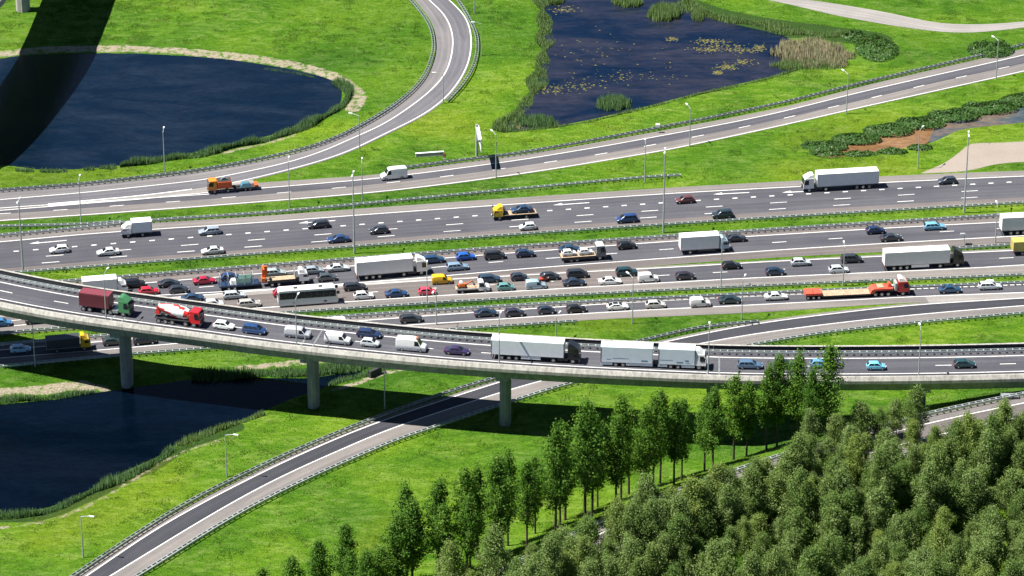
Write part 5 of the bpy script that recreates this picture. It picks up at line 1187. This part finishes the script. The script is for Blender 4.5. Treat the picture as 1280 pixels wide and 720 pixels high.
def motorcycle():
    p, a = at('E', 680.5, 348.3, 1.4); t = thing('motorcycle', 'red motorcycle filtering between the queueing cars', 'motorcycle', p, a, GRP['E'])
    for x in (-.68, .72):
        k = MB().cyl((x, -.08, .32), (x, .08, .32), .32, .32, 14).obj('wheel', 'tyre', t, smooth=40)
    MB().prism([(-.95, .75), (-.3, .55), (.3, .5), (.75, .72), (.6, 1.05), (.15, .98), (-.35, .8), (-.95, .92)], -.17, .17, .05).obj('body', 'loader_red', t)
    MB().box(-.3, .3, -.15, .15, .3, .55).obj('engine', 'chassis', t); MB().cyl((.5, -.36, 1.08), (.5, .36, 1.08), .025, n=6).obj('handlebar', 'chassis', t)
    for s in (-1, 1): MB().box(-1.0, -.5, s * .33 - .14, s * .33 + .14, .5, .85, .04, .04, .02).obj('pannier', 'loader_red', t)
    MB().box(.72, .84, -.1, .1, .75, .95).obj('headlight', 'lamp_clear', t); MB().cyl((.72, 0, .32), (.5, 0, 1.0), .05, n=6).obj('fork', 'chassis', t)
    # rider: one continuous skinned body leaning to the bars
    J = {'pelvis': (-.28, 0, .93), 'waist': (-.22, 0, 1.12), 'chest': (-.08, 0, 1.36), 'neck': (.0, 0, 1.52), 'head': (.05, 0, 1.66)}
    vs = list(J.values()); rad = [.17, .15, .19, .07, .11]; es = [(0, 1), (1, 2), (2, 3), (3, 4)]
    for s in (-1, 1):
        b = len(vs); vs += [(-.05, s * .21, 1.43), (.18, s * .30, 1.22), (.46, s * .30, 1.10)]; rad += [.075, .06, .05]; es += [(2, b), (b, b + 1), (b + 1, b + 2)]
        b = len(vs); vs += [(-.22, s * .15, .90), (.22, s * .24, .80), (-.02, s * .24, .42), (.12, s * .24, .36)]; rad += [.10, .085, .06, .05]; es += [(0, b), (b, b + 1), (b + 1, b + 2), (b + 2, b + 3)]
    me = bpy.data.meshes.new('person'); me.from_pydata(vs, es, []); me.materials.append(MATS['leather_black'])
    r = obj('person', me, None, p, (0, 0, a), label='motorcyclist in black leathers and white helmet riding the red motorcycle', category='person')
    sk = r.modifiers.new('skin', 'SKIN'); sb = r.modifiers.new('sub', 'SUBSURF'); sb.levels = sb.render_levels = 1
    lay = me.skin_vertices[0] if me.skin_vertices else None
    if lay is None:
        bpy.context.view_layer.objects.active = r; bpy.ops.mesh.customdata_skin_add(); lay = me.skin_vertices[0]
    for i, q in enumerate(rad): lay.data[i].radius = (q, q)
    lay.data[0].use_root = True
    m = MB(); nseg = 10; v = []; f = []
    for i in range(7):
        ph = -1.2 + i * (math.pi / 2 + 1.2) / 6
        for j in range(nseg): th = 2 * math.pi * j / nseg; v.append((.06 + .155 * math.cos(ph) * math.cos(th), .135 * math.cos(ph) * math.sin(th), 1.69 + .15 * math.sin(ph)))
    for i in range(6):
        for j in range(nseg): f.append((i * nseg + j, i * nseg + (j + 1) % nseg, (i + 1) * nseg + (j + 1) % nseg, (i + 1) * nseg + j))
    obj('helmet', mesh('helmet', v, f, 'helmet_white', smooth=60), r); MB().quad((.205, -.09, 1.64), (.205, .09, 1.64), (.20, .09, 1.73), (.20, -.09, 1.73)).obj('visor', 'glass', r)
motorcycle()

# ------------------------------------------------------------------ signs and small roadside things
def road_sign():
    b = P(596, 195.5); t = thing('direction_sign', 'large white-backed sign on a single pole beside the slip road, seen edge-on', 'road sign', b, 0.09)
    MB().cyl((0, 0, -.3), (0, 0, 7.6), .34, .28, 10).obj('pole', 'pole_grey', t, smooth=40)
    MB().box(-.3, .3, -7.6, .4, 6.6, 7.1).obj('cantilever', 'pole_grey', t)
    MB().box(.32, .48, -7.8, .0, 4.2, 7.4).obj('panel', 'sign_white', t); MB().box(.485, .53, -7.7, -.1, 4.3, 7.3).obj('panel_face', 'stripe_blue', t)
road_sign()
b = P(537, 195); t = thing('concrete_barrier', 'low pale barrier block lying on the grass left of the big sign', 'barrier', b, tangent(PATHS['B'], b) - .12)
MB().box(-3.1, 3.1, -.35, .35, -.05, .75, .05, .05, .12).obj('block', 'concrete', t); MB().box(-3.15, 3.15, -.28, .28, .753, .9).obj('cap', 'sign_white', t)
b = P(555.5, 199.5); t = thing('marker_board', 'small orange and white marker board beside the slip road', 'marker', b)
MB().cyl((0, 0, -.1), (0, 0, 1.4), .05, n=6).obj('post', 'pole_grey', t); MB().box(-.3, .3, -.03, .03, .5, 1.5).obj('board', 'orange_red', t); MB().box(-.32, .32, -.05, .05, .0, .35).obj('foot', 'sign_white', t)
b = P(822, 166); t = thing('traffic_camera', 'small white camera box on a post by the slip road guardrail', 'camera', b)
MB().cyl((0, 0, -.1), (0, 0, 1.6), .08, n=6).obj('post', 'pole_grey', t); MB().box(-.45, .45, -.3, .3, 1.5, 2.1).obj('housing', 'sign_white', t)
b = P(421, 291.5) 
b = P(1205, 307.5); t = thing('signal_post', 'small signal post with cabinet by the short guardrail at right', 'post', b)
MB().cyl((0, 0, -.1), (0, 0, 2.9), .07, n=6).obj('post', 'pole_grey', t); MB().box(-.9, .1, -.1, .1, 2.5, 2.9).obj('signal_head', 'sign_white', t); MB().box(.3, 1.7, -.3, .3, -.05, .6).obj('cabinet', 'chassis', t)
b = G(1262, 499); t = thing('abutment', 'grey concrete abutment block behind the raised road guardrail', 'abutment', b)
MB().box(-1.6, 1.6, -.7, .7, -1.0, .9).obj('wall', 'concrete_grey', t); MB().box(-.9, 1.4, -.73, -.705, -.5, .6).obj('opening', 'chassis', t)
b = P(469, 469); t = thing('culvert', 'dark culvert mouth at the end of the creek below the viaduct', 'culvert', b, 2.4)
m = MB(); m.box(-.3, .3, -1.5, -.9, -.9, 1.0).box(-.3, .3, .9, 1.5, -.9, 1.0).box(-.3, .3, -1.5, 1.5, 1.0, 1.35); m.obj('headwall', 'chassis', t); MB().box(-.28, -.1, -.9, .9, -.9, 1.0).obj('mouth', 'chassis', t)

# ------------------------------------------------------------------ vegetation
def blades(P0, hgt, wid, lean=0.35):
    """one thin triangle per blade"""
    n = len(P0); yaw = RNG.uniform(0, 2 * np.pi, n); h = hgt * RNG.uniform(.55, 1.15, n); w = wid * RNG.uniform(.6, 1.3, n)
    ld = RNG.uniform(0, 2 * np.pi, n); la = h * lean * RNG.uniform(0.2, 1, n)
    dx, dy = np.cos(yaw) * w / 2, np.sin(yaw) * w / 2
    a = P0 + np.stack([dx, dy, np.zeros(n) - .05], 1); b = P0 - np.stack([dx, dy, np.zeros(n) + .05], 1)
    c = P0 + np.stack([np.cos(ld) * la, np.sin(ld) * la, h], 1)
    return np.stack([a, b, c], 1).reshape(-1, 3), np.arange(3 * n).reshape(-1, 3), np.repeat(RNG.uniform(0, 1, n), 3)
def h_many(x, y):
    i = np.clip((x - X0) / ST, 0, len(gx) - 1.001); j = np.clip((y - Y0) / ST, 0, len(gy) - 1.001); a = i.astype(int); b = j.astype(int); u = i - a; v = j - b
    return H[b, a] * (1 - u) * (1 - v) + H[b, a + 1] * u * (1 - v) + H[b + 1, a] * (1 - u) * v + H[b + 1, a + 1] * u * v
def mask_at(M, x, y):
    i = np.clip(np.rint((x - X0) / ST).astype(int), 0, len(gx) - 1); j = np.clip(np.rint((y - Y0) / ST).astype(int), 0, len(gy) - 1); return M[j, i]
# grass over everything in view that is not road, water or bare
n = 620000
x = RNG.uniform(-132, 132, n); y = RNG.uniform(520, 838, n)
bare = rmask | (wmask > .5) | (sandm > .55)
vis = np.abs(x) < (y * CP + CAM_H * SP) * 640 / FPX + 6
keep = (mask_at(bare, x, y) == 0) & vis & (mask_at(und, x, y) > RNG.normal(-.12, .08, n)); x, y = x[keep], y[keep]
c, f, r = blades(np.stack([x, y, h_many(x, y)], 1), .17, .22, 1.6)
# taller tufts gathered in drifts
tuft = blur(RNG.normal(0, 1, GX.shape), 1); tuft = tuft / tuft.std() + blur(RNG.normal(0, 1, GX.shape), 9) * 14
n = 1300000; x = RNG.uniform(-132, 132, n); y = RNG.uniform(520, 838, n); edge_free = blur(bare.astype(float), 1) < .02
keep = (mask_at(edge_free, x, y) == 1) & (np.abs(x) < (y * CP + CAM_H * SP) * 640 / FPX + 6) & (mask_at(tuft, x, y) > 1.15); x, y = x[keep], y[keep]
c2, f2, r2 = blades(np.stack([x, y, h_many(x, y)], 1), .32, .17, 1.1); f = np.concatenate([f, f2 + len(c)]); c = np.concatenate([c, c2]); r = np.concatenate([r, np.clip(r2 * .6 + .4, 0, 1)])
obj('grass', np_mesh('grass', c, f, 'grass', r), kind='stuff', label='bright green rough grass covering the verges and banks', category='grass')
def reed_band(px, width, hgt, dens, mat, label, z=-0.2, name='reeds', wid=.16):
    pl = catmull(W(px), 1.0); nn = normals(pl); s = arclen(pl); n = int(s[-1] * width * dens)
    t = RNG.uniform(0, s[-1], n); k = np.clip(np.searchsorted(s, t) - 1, 0, len(pl) - 2)
    A = np.array([(p.x, p.y) for p in pl]); Nn = np.array([(q.x, q.y) for q in nn]); u = ((t - np.array(s)[k]) / np.maximum(1e-6, np.array(s)[k + 1] - np.array(s)[k]))[:, None]
    wv = width * (.55 + .45 * np.sin(t * .35) * np.sin(t * .13 + 1)); q = A[k] * (1 - u) + A[k + 1] * u + Nn[k] * (RNG.uniform(-.5, .5, n) * wv)[:, None]
    hz = np.maximum(h_many(q[:, 0], q[:, 1]), -.9); hv = hgt * (.75 + .35 * np.sin(t * .5) * np.sin(t * .21 + 2))
    keep = mask_at(rmask, q[:, 0], q[:, 1]) == 0
    c, f, r = blades(np.concatenate([q, hz[:, None]], 1)[keep], 1.0, wid, .35)
    # scale blade height by the local height
    hv = hv[keep]; c = c.reshape(-1, 3, 3); base = c[:, :2, 2].mean(1); c[:, 2, 2] = base + (c[:, 2, 2] - base) * hv; c = c.reshape(-1, 3)
    obj(name, np_mesh(name, c, f, mat, r), kind='stuff', label=label, category='reeds')
def reed_island(cx, cy, rx, ry, hgt, mat, label, dens=34, z=-.7, wid=.16):
    c = P(cx, cy, WATER_Z); e = P(cx + rx, cy, WATER_Z); g = P(cx, cy - ry, WATER_Z); a = (e - c).length; b = (g - c).length; n = int(math.pi * a * b * dens)
    r = np.sqrt(RNG.uniform(0, 1, n)); th = RNG.uniform(0, 2 * np.pi, n); r *= .82 + .18 * np.sin(3 * th + cx) * np.sin(5 * th)
    q = np.stack([c.x + a * r * np.cos(th), c.y + b * r * np.sin(th), np.full(n, z)], 1)
    cc, f, rr = blades(q, 1, wid, .3); cc = cc.reshape(-1, 3, 3); hh = hgt * (1.15 - .55 * r ** 2) - z
    base = cc[:, :2, 2].mean(1); cc[:, 2, 2] = base + (cc[:, 2, 2] - base) * hh
    obj('reed_clump', np_mesh('reed_clump', cc.reshape(-1, 3), f, mat, rr), kind='stuff', label=label, category='reeds')
reed_band([(330, 84), (360, 88), (385, 93), (405, 99)], 1.4, 1.1, 26, 'reed', 'thin reed fringe on the upper right shore of the oval pond')
reed_band([(418, 101), (432, 108), (436, 118), (430, 130), (408, 145), (370, 163), (322, 178), (282, 187), (240, 195), (200, 201), (150, 209)], 3.0, 1.9, 40, 'reed', 'dense green reed belt around the right end of the oval pond')
for k, (x0, x1, yy) in enumerate(((20, 42, 213), (50, 84, 214), (104, 118, 212), (124, 146, 210))): reed_band([(x0, yy), ((x0 + x1) / 2, yy + .5), (x1, yy)], 1.5, 1.1, 34, 'reed', ['leftmost small reed patch on the lower shore of the oval pond', 'longer reed patch on the lower shore, second from left', 'tiny reed patch on the lower shore, third from left', 'reed patch beside the end of the long reed belt'][k], name='reed_patch')
reed_band([(622, 164), (640, 150), (658, 128), (671, 103), (678, 80), (681, 52), (681, 28), (675, 0), (666, -28)], 5.5, 1.5, 26, 'tall', 'tall pale green grass along the left bank of the weedy pond', wid=.2)
reed_band([(640, 163), (703, 157.5), (788, 140), (864, 120.5), (960, 98.5), (1000, 86)], 1.3, .9, 26, 'tall', 'thin tall grass fringe on the near bank of the weedy pond')
reed_island(767, 131.5, 24, 9.5, 1.5, 'reed', 'oval reed clump in the lower part of the weedy pond')
reed_island(671, 154.5, 29, 8, 1.3, 'reed', 'reed clump at the lower left corner of the weedy pond')
reed_island(831, 19, 25, 10, 2.0, 'tall', 'large round reed clump at the top of the weedy pond')
reed_island(784, 4, 22, 7, 1.6, 'tall', 'reed clump cut by the top edge, left of the round one')
reed_island(692, 2, 15, 6, 1.4, 'tall', 'small reed clump at the top left of the weedy pond')
reed_island(872, 23, 9, 5, 1.2, 'tall', 'tiny reed clump right of the large round one')
reed_island(1016, 70, 60, 20, 1.6, 'dryreed', 'wide brownish reed bed at the right end of the weedy pond', 26)
reed_island(1010, 84, 52, 7, 1.1, 'tall', 'green reed edge in front of the brownish reed bed', 26)
reed_band([(852, 0), (862, 10), (885, 18), (925, 27), (960, 33), (990, 40), (1030, 44), (1062, 45)], 5.0, 1.4, 22, 'tall', 'lush tall growth on the upper bank of the weedy pond', wid=.22)
reed_band([(-40, 506), (0, 500), (60, 496), (118, 488)], 2.6, 1.4, 30, 'reed', 'reed belt on the far bank of the lower left pond')
reed_band([(240, 470), (300, 468), (345, 466), (390, 467), (425, 460), (455, 454)], 4.5, 1.6, 28, 'reed', 'thick reeds along the creek behind the second viaduct column')
reed_band([(412, 481), (430, 474), (452, 470), (466, 466)], 2.2, 1.2, 28, 'reed', 'low reeds between the creek and the sandy path')
reed_band([(-40, 648), (0, 645), (30, 645), (60, 640), (92, 627), (120, 613), (148, 599), (175, 588), (195, 577), (215, 562)], 2.8, 1.6, 32, 'reed', 'reed belt along the near shore of the lower left pond')
reed_band([(222, 557), (250, 545), (285, 533), (330, 517)], 2.6, 1.4, 26, 'tall', 'paler grass on the near shore of the lower left pond')
# lily pads
def pads(pts, n, label):
    v = []; rn = []; f = []
    for _ in range(n):
        cx, cy, rx, ry = random.choice(pts); c = P(random.gauss(cx, rx * .62), random.gauss(cy, ry * .62), WATER_Z); r = random.uniform(.10, .30); b = len(v); q = random.random(); a0 = random.uniform(0, 6.28)
        for j in range(6): v.append((c.x + r * math.cos(a0 + j * 1.047) * random.uniform(.8, 1.2), c.y + r * math.sin(a0 + j * 1.047) * random.uniform(.8, 1.2), WATER_Z + .02 + .004 * q)); rn.append(q)
        f.append(tuple(b + j for j in range(6)))
    me = np_mesh('lily_pads', np.array(v), np.array(f), 'lily', np.array(rn)); obj('lily_pads', me, kind='stuff', label=label, category='water plants')
pads([(888, 51, 16, 3), (885, 62, 18, 3), (905, 57, 22, 5), (840, 49, 5, 2), (928, 63, 14, 3), (908, 84, 12, 3), (928, 78, 12, 4), (898, 91, 4, 2), (948, 60, 8, 4)], 700, 'yellow-green lily pads scattered on the right of the weedy pond')
pads([(690, 112, 22, 5), (720, 108, 30, 5), (650, 158, 8, 4), (705, 12, 12, 4), (780, 98, 60, 8), (760, 70, 60, 25)], 380, 'sparse brownish pond weed floating on the left of the weedy pond')

def leaf_mesh(name, mat, pts, nrm, size, rnd):
    n = len(pts); a = RNG.normal(0, 1, (n, 3)); a /= np.linalg.norm(a, axis=1)[:, None]
    t = np.cross(nrm, a); t /= np.linalg.norm(t, axis=1)[:, None]; b = np.cross(nrm, t)
    s = size * RNG.uniform(.6, 1.3, n); t = t * (s * .5)[:, None]; b = b * (s * .62)[:, None]
    co = np.stack([pts - b, pts + t * .9, pts + b, pts - t * .9], 1).reshape(-1, 3)
    return np_mesh(name, co, np.arange(4 * n).reshape(-1, 4), mat, np.repeat(rnd, 4))
def tree_proto(kind, seed):
    """leafy crown gathered round ascending limbs; returns (trunk mesh, crown mesh)"""
    rg = random.Random(seed); hgt = {'poplar': 16.0, 'willow': 11.5}[kind]; z0 = {'poplar': 4.9, 'willow': 2.4}[kind]; rmax = {'poplar': 2.05, 'willow': 2.85}[kind]
    m = MB(); bend = [Vector((rg.uniform(-.25, .25) * k, rg.uniform(-.25, .25) * k, hgt * f)) for k, f in ((0, -.03), (.3, .25), (.7, .5), (1, .75), (1.1, .97))]
    rad = [.21, .17, .13, .075, .02]
    for i in range(4): m.cyl(bend[i], bend[i + 1], rad[i], rad[i + 1], 7, False)
    def axis(z):
        for i in range(4):
            if bend[i + 1].z >= z: return bend[i].lerp(bend[i + 1], max(0, (z - bend[i].z) / (bend[i + 1].z - bend[i].z)))
        return bend[-1]
    centers = []
    nl = 44 if kind == 'poplar' else 46
    for i in range(nl):
        u = (i + rg.random()) / nl; z = z0 + (hgt - z0) * u * .93
        if kind == 'poplar': R = rmax * (math.sin(math.pi * min(1, (u * .86 + .16))) ** .8) * rg.uniform(.55, 1.12); rise = rg.uniform(.9, 1.7)
        else: R = rmax * (math.sin(math.pi * min(1, u * .80 + .20)) ** .6) * rg.uniform(.5, 1.15); rise = rg.uniform(.3, 1.1)
        th = i * 2.399 + rg.uniform(-.5, .5); a = axis(z - rise * .6); e = axis(z) + Vector((math.cos(th) * R, math.sin(th) * R, rise * .5))
        m.cyl(a, a.lerp(e, .85), .05, .015, 4, False)
        for k in range(3 if kind == 'poplar' else 4):
            f = (.98, .66, .36, .8)[k]; c = a.lerp(e, f) + Vector((rg.gauss(0, .22), rg.gauss(0, .22), rg.gauss(0, .3))); centers.append((c, rg.uniform(.38, .80) * (1 if kind == 'poplar' else 1.15), rg.random()))
    for k in range(4): centers.append((Vector((bend[-1].x, bend[-1].y, hgt - .4 - k * .7)) + Vector((rg.gauss(0, .12), rg.gauss(0, .12), 0)), .42 + .08 * k, rg.random()))
    P_, N_, R_ = [], [], []
    for c, r, q in centers:
        n = int((36 if kind == 'poplar' else 36) * (r / .6) ** 2) + 8
        d = RNG.normal(0, 1, (n, 3)); d /= np.linalg.norm(d, axis=1)[:, None]; rr = r * RNG.uniform(.2, 1.6, n) ** .75
        P_.append(np.array(c) + d * rr[:, None] * np.array([1, 1, 1.25])); nn = d + RNG.normal(0, .55, (n, 3)); N_.append(nn / np.linalg.norm(nn, axis=1)[:, None]); R_.append(np.clip(q * .6 + RNG.uniform(0, .4, n), 0, 1))
    return m.mesh('trunk', 'bark', 60), leaf_mesh('crown', kind, np.concatenate(P_), np.concatenate(N_), .235 if kind == 'poplar' else .21, np.concatenate(R_))
POP = [tree_proto('poplar', 10 + i) for i in range(6)]; WIL = [tree_proto('willow', 40 + i) for i in range(6)]
def tree(name, proto, loc, s, rz, label, group, cat='tree', sz=1.0):
    t = thing(name, label, cat, loc, rz, group); t.scale = (s, s, s * sz)
    obj('trunk', proto[0], t); obj('crown', proto[1], t); return t
# poplars: foot and top of each trunk in the picture
POPS = [(995, 553, 448), (1033, 556, 437), (1012, 560, 462), (971, 558, 447), (958, 562, 455), (933, 569.6, 477), (917, 575, 475), (891, 586.7, 488), (880.6, 588, 497), (852, 601, 505), (842.6, 606.5, 500), (825, 604, 494), (806, 624, 515), (816, 615, 500), (786, 618, 510), (770, 637.6, 530), (776, 628, 502), (747, 634, 545), (740, 646, 520), (731, 656, 512), (706.5, 650, 535), (700, 663, 555), (694, 672.5, 540), (669, 667, 570), (658.5, 688, 578), (635, 682, 572), (627, 695, 590), (623, 707, 575), (597, 699, 590), (584, 712, 588), (588, 724, 620), (549.5, 718.6, 602), (556, 734, 640), (508, 727, 606), (516, 742, 630), (478, 762, 684), (500, 752, 648), (434, 748, 655), (440, 762, 690), (401, 762, 679), (366, 780, 700), (459, 770, 690), (330, 795, 710)]
ORD = ['first', 'second', 'third', 'fourth', 'fifth', 'sixth', 'seventh', 'eighth', 'ninth', 'tenth', 'eleventh', 'twelfth', 'thirteenth', 'fourteenth', 'fifteenth', 'sixteenth', 'seventeenth', 'eighteenth', 'nineteenth', 'twentieth']
ORD += ['twenty-' + w for w in ORD[:9]] + ['thirtieth'] + ['thirty-' + w for w in ORD[:9]] + ['fortieth', 'forty-first', 'forty-second', 'forty-third']
POPS.sort(key=lambda q: -q[0])
for i, (x, yb, yt) in enumerate(POPS):
    b = G(x, yb); dep = b.y * CP + (CAM_H - b.z) * SP; h = (yb - yt) / (FPX / dep) / math.cos(PITCH + math.atan((yb - 360) / FPX))
    t = tree('poplar_tree', POP[i % 6], b, h / 16.0 * random.uniform(.96, 1.04), random.uniform(0, 6.28), 'slender poplar in the double row, %s from its right end by the viaduct' % ORD[i], 'poplars in the double row', sz=1.0)
    k = random.uniform(.88, 1.12) * (1.3 if x < 570 else 1.0); t.scale.x *= k; t.scale.y *= k

# the wood beside the raised road
edge_px = [(600, 762), (660, 733), (708, 711), (760, 694), (800, 676), (840, 664), (880, 652), (920, 640), (960, 627), (1000, 612), (1040, 600), (1085, 590), (1130, 578), (1175, 568), (1225, 566), (1290, 553), (1340, 545)]
placed = []
rg = random.Random(21)
def ok(p, d): return all((p.xy - q.xy).length > d for q in placed)
tries = 0
while len(placed) < 265 and tries < 14000:
    tries += 1
    x = rg.uniform(560, 1330); y = rg.uniform(550, 860)
    if y < float(np.interp(x, [q[0] for q in edge_px], [q[1] for q in edge_px])) + rg.uniform(0, 10): continue
    if x > 1080 and y > 670 and rg.random() < .45: continue
    p = G(x, y)
    if ok(p, 3.0): placed.append(p)
front = [(665, 722), (705, 716), (733, 698), (775, 690), (801, 676), (838, 668), (865, 655), (893, 648), (925, 640), (957, 626), (985, 619), (1010, 604), (1048, 600), (1078, 582), (1106, 585), (1138, 572), (1165, 575), (1236, 570), (1251, 561), (1266, 572), (1277, 556), (1205, 574), (1120, 548), (1142, 552), (1098, 556), (1010, 576), (1045, 566), (1075, 558), (945, 633), (972, 622), (998, 611), (1030, 598), (1062, 590), (880, 652), (850, 662), (820, 672), (790, 684)]
for x, y in front: placed.append(G(x, y))
for i, p in enumerate(placed):
    s = rg.uniform(.60, 1.05); zz = rg.uniform(.85, 1.3)
    if i >= len(placed) - len(front): s *= .84
    w = tree('woodland_tree', WIL[rg.randrange(6)], p, s, rg.uniform(0, 6.28), ('bushy olive-green tree in the dense wood at the lower right' if i < len(placed) - len(front) else 'olive tree lining the raised road in front of the wood, %s from the left' % ORD[sorted(range(len(front)), key=lambda k: front[k][0]).index(i - len(placed) + len(front))]), 'trees of the dense wood', sz=zz); w.rotation_euler[0] = rg.uniform(-.06, .06); w.rotation_euler[1] = rg.uniform(-.06, .06)
def shrub(cx, cy, rx, ry, h, label, n=1500, name='shrub'):
    c = P(cx, cy); a = (P(cx + rx, cy) - c).length; b = (P(cx, cy - ry) - c).length
    th = RNG.uniform(0, 2 * np.pi, n); u = RNG.uniform(0, 1, n); r = np.sqrt(u); bumpv = .75 + .25 * np.sin(th * 3 + cx) + .12 * np.sin(r * 9 + th * 5)
    z = h * np.sqrt(np.clip(1 - (r) ** 2, 0, 1)) * bumpv * RNG.uniform(.55, 1.05, n)
    p = np.stack([a * r * np.cos(th), b * r * np.sin(th), z], 1); nn = np.stack([np.cos(th) * r, np.sin(th) * r, np.full(n, .7)], 1) + RNG.normal(0, .5, (n, 3)); nn /= np.linalg.norm(nn, axis=1)[:, None]
    t = thing(name, label, 'shrub', (c.x, c.y, 0)); obj('foliage', leaf_mesh('foliage', 'shrub', p, nn, .42, RNG.uniform(0, 1, n) ** 1.0), t)
    m = MB()
    for k in range(5): m.cyl((0, 0, -.1), (a * .5 * math.cos(k * 1.3), b * .5 * math.sin(k * 1.3), h * .6), .05, .02, 5, False)
    m.obj('stems', 'bark', t)
shrub(1238, 64, 30, 9, 2.6, 'white-flowering bush swallowing the slip road guardrail at upper right', 2200)
shrub(1096, 62, 28, 15, 2.0, 'white-flowering shrubs between the brown reed bed and the slip road', 2400)
shrub(1068, 47, 16, 7, 1.8, 'dark green shrub above the brown reed bed', 900)
for k, (x, y, rx, ry, h) in enumerate(((1030, 183, 30, 6, 1.1), (1070, 174, 32, 6, 1.1), (1110, 163, 32, 7, 1.2), (1150, 154, 32, 7, 1.2), (1192, 145, 34, 7, 1.5), (1237, 135, 36, 7, 1.5), (1284, 126, 36, 7, 1.5))):
    shrub(x, y, rx, ry, h, 'bank shrub above the canal, %s from the left' % ORD[k], 1900)
for k, (x, y, rx, ry, h) in enumerate(((1035, 193, 22, 3, 1.0), (1075, 193.5, 22, 3, 1.0), (1115, 190, 20, 3, 1.0), (1150, 185, 16, 3, .9))):
    shrub(x, y, rx, ry, h, 'low shrub below the muddy canal end, %s from the left' % ORD[k], 600)
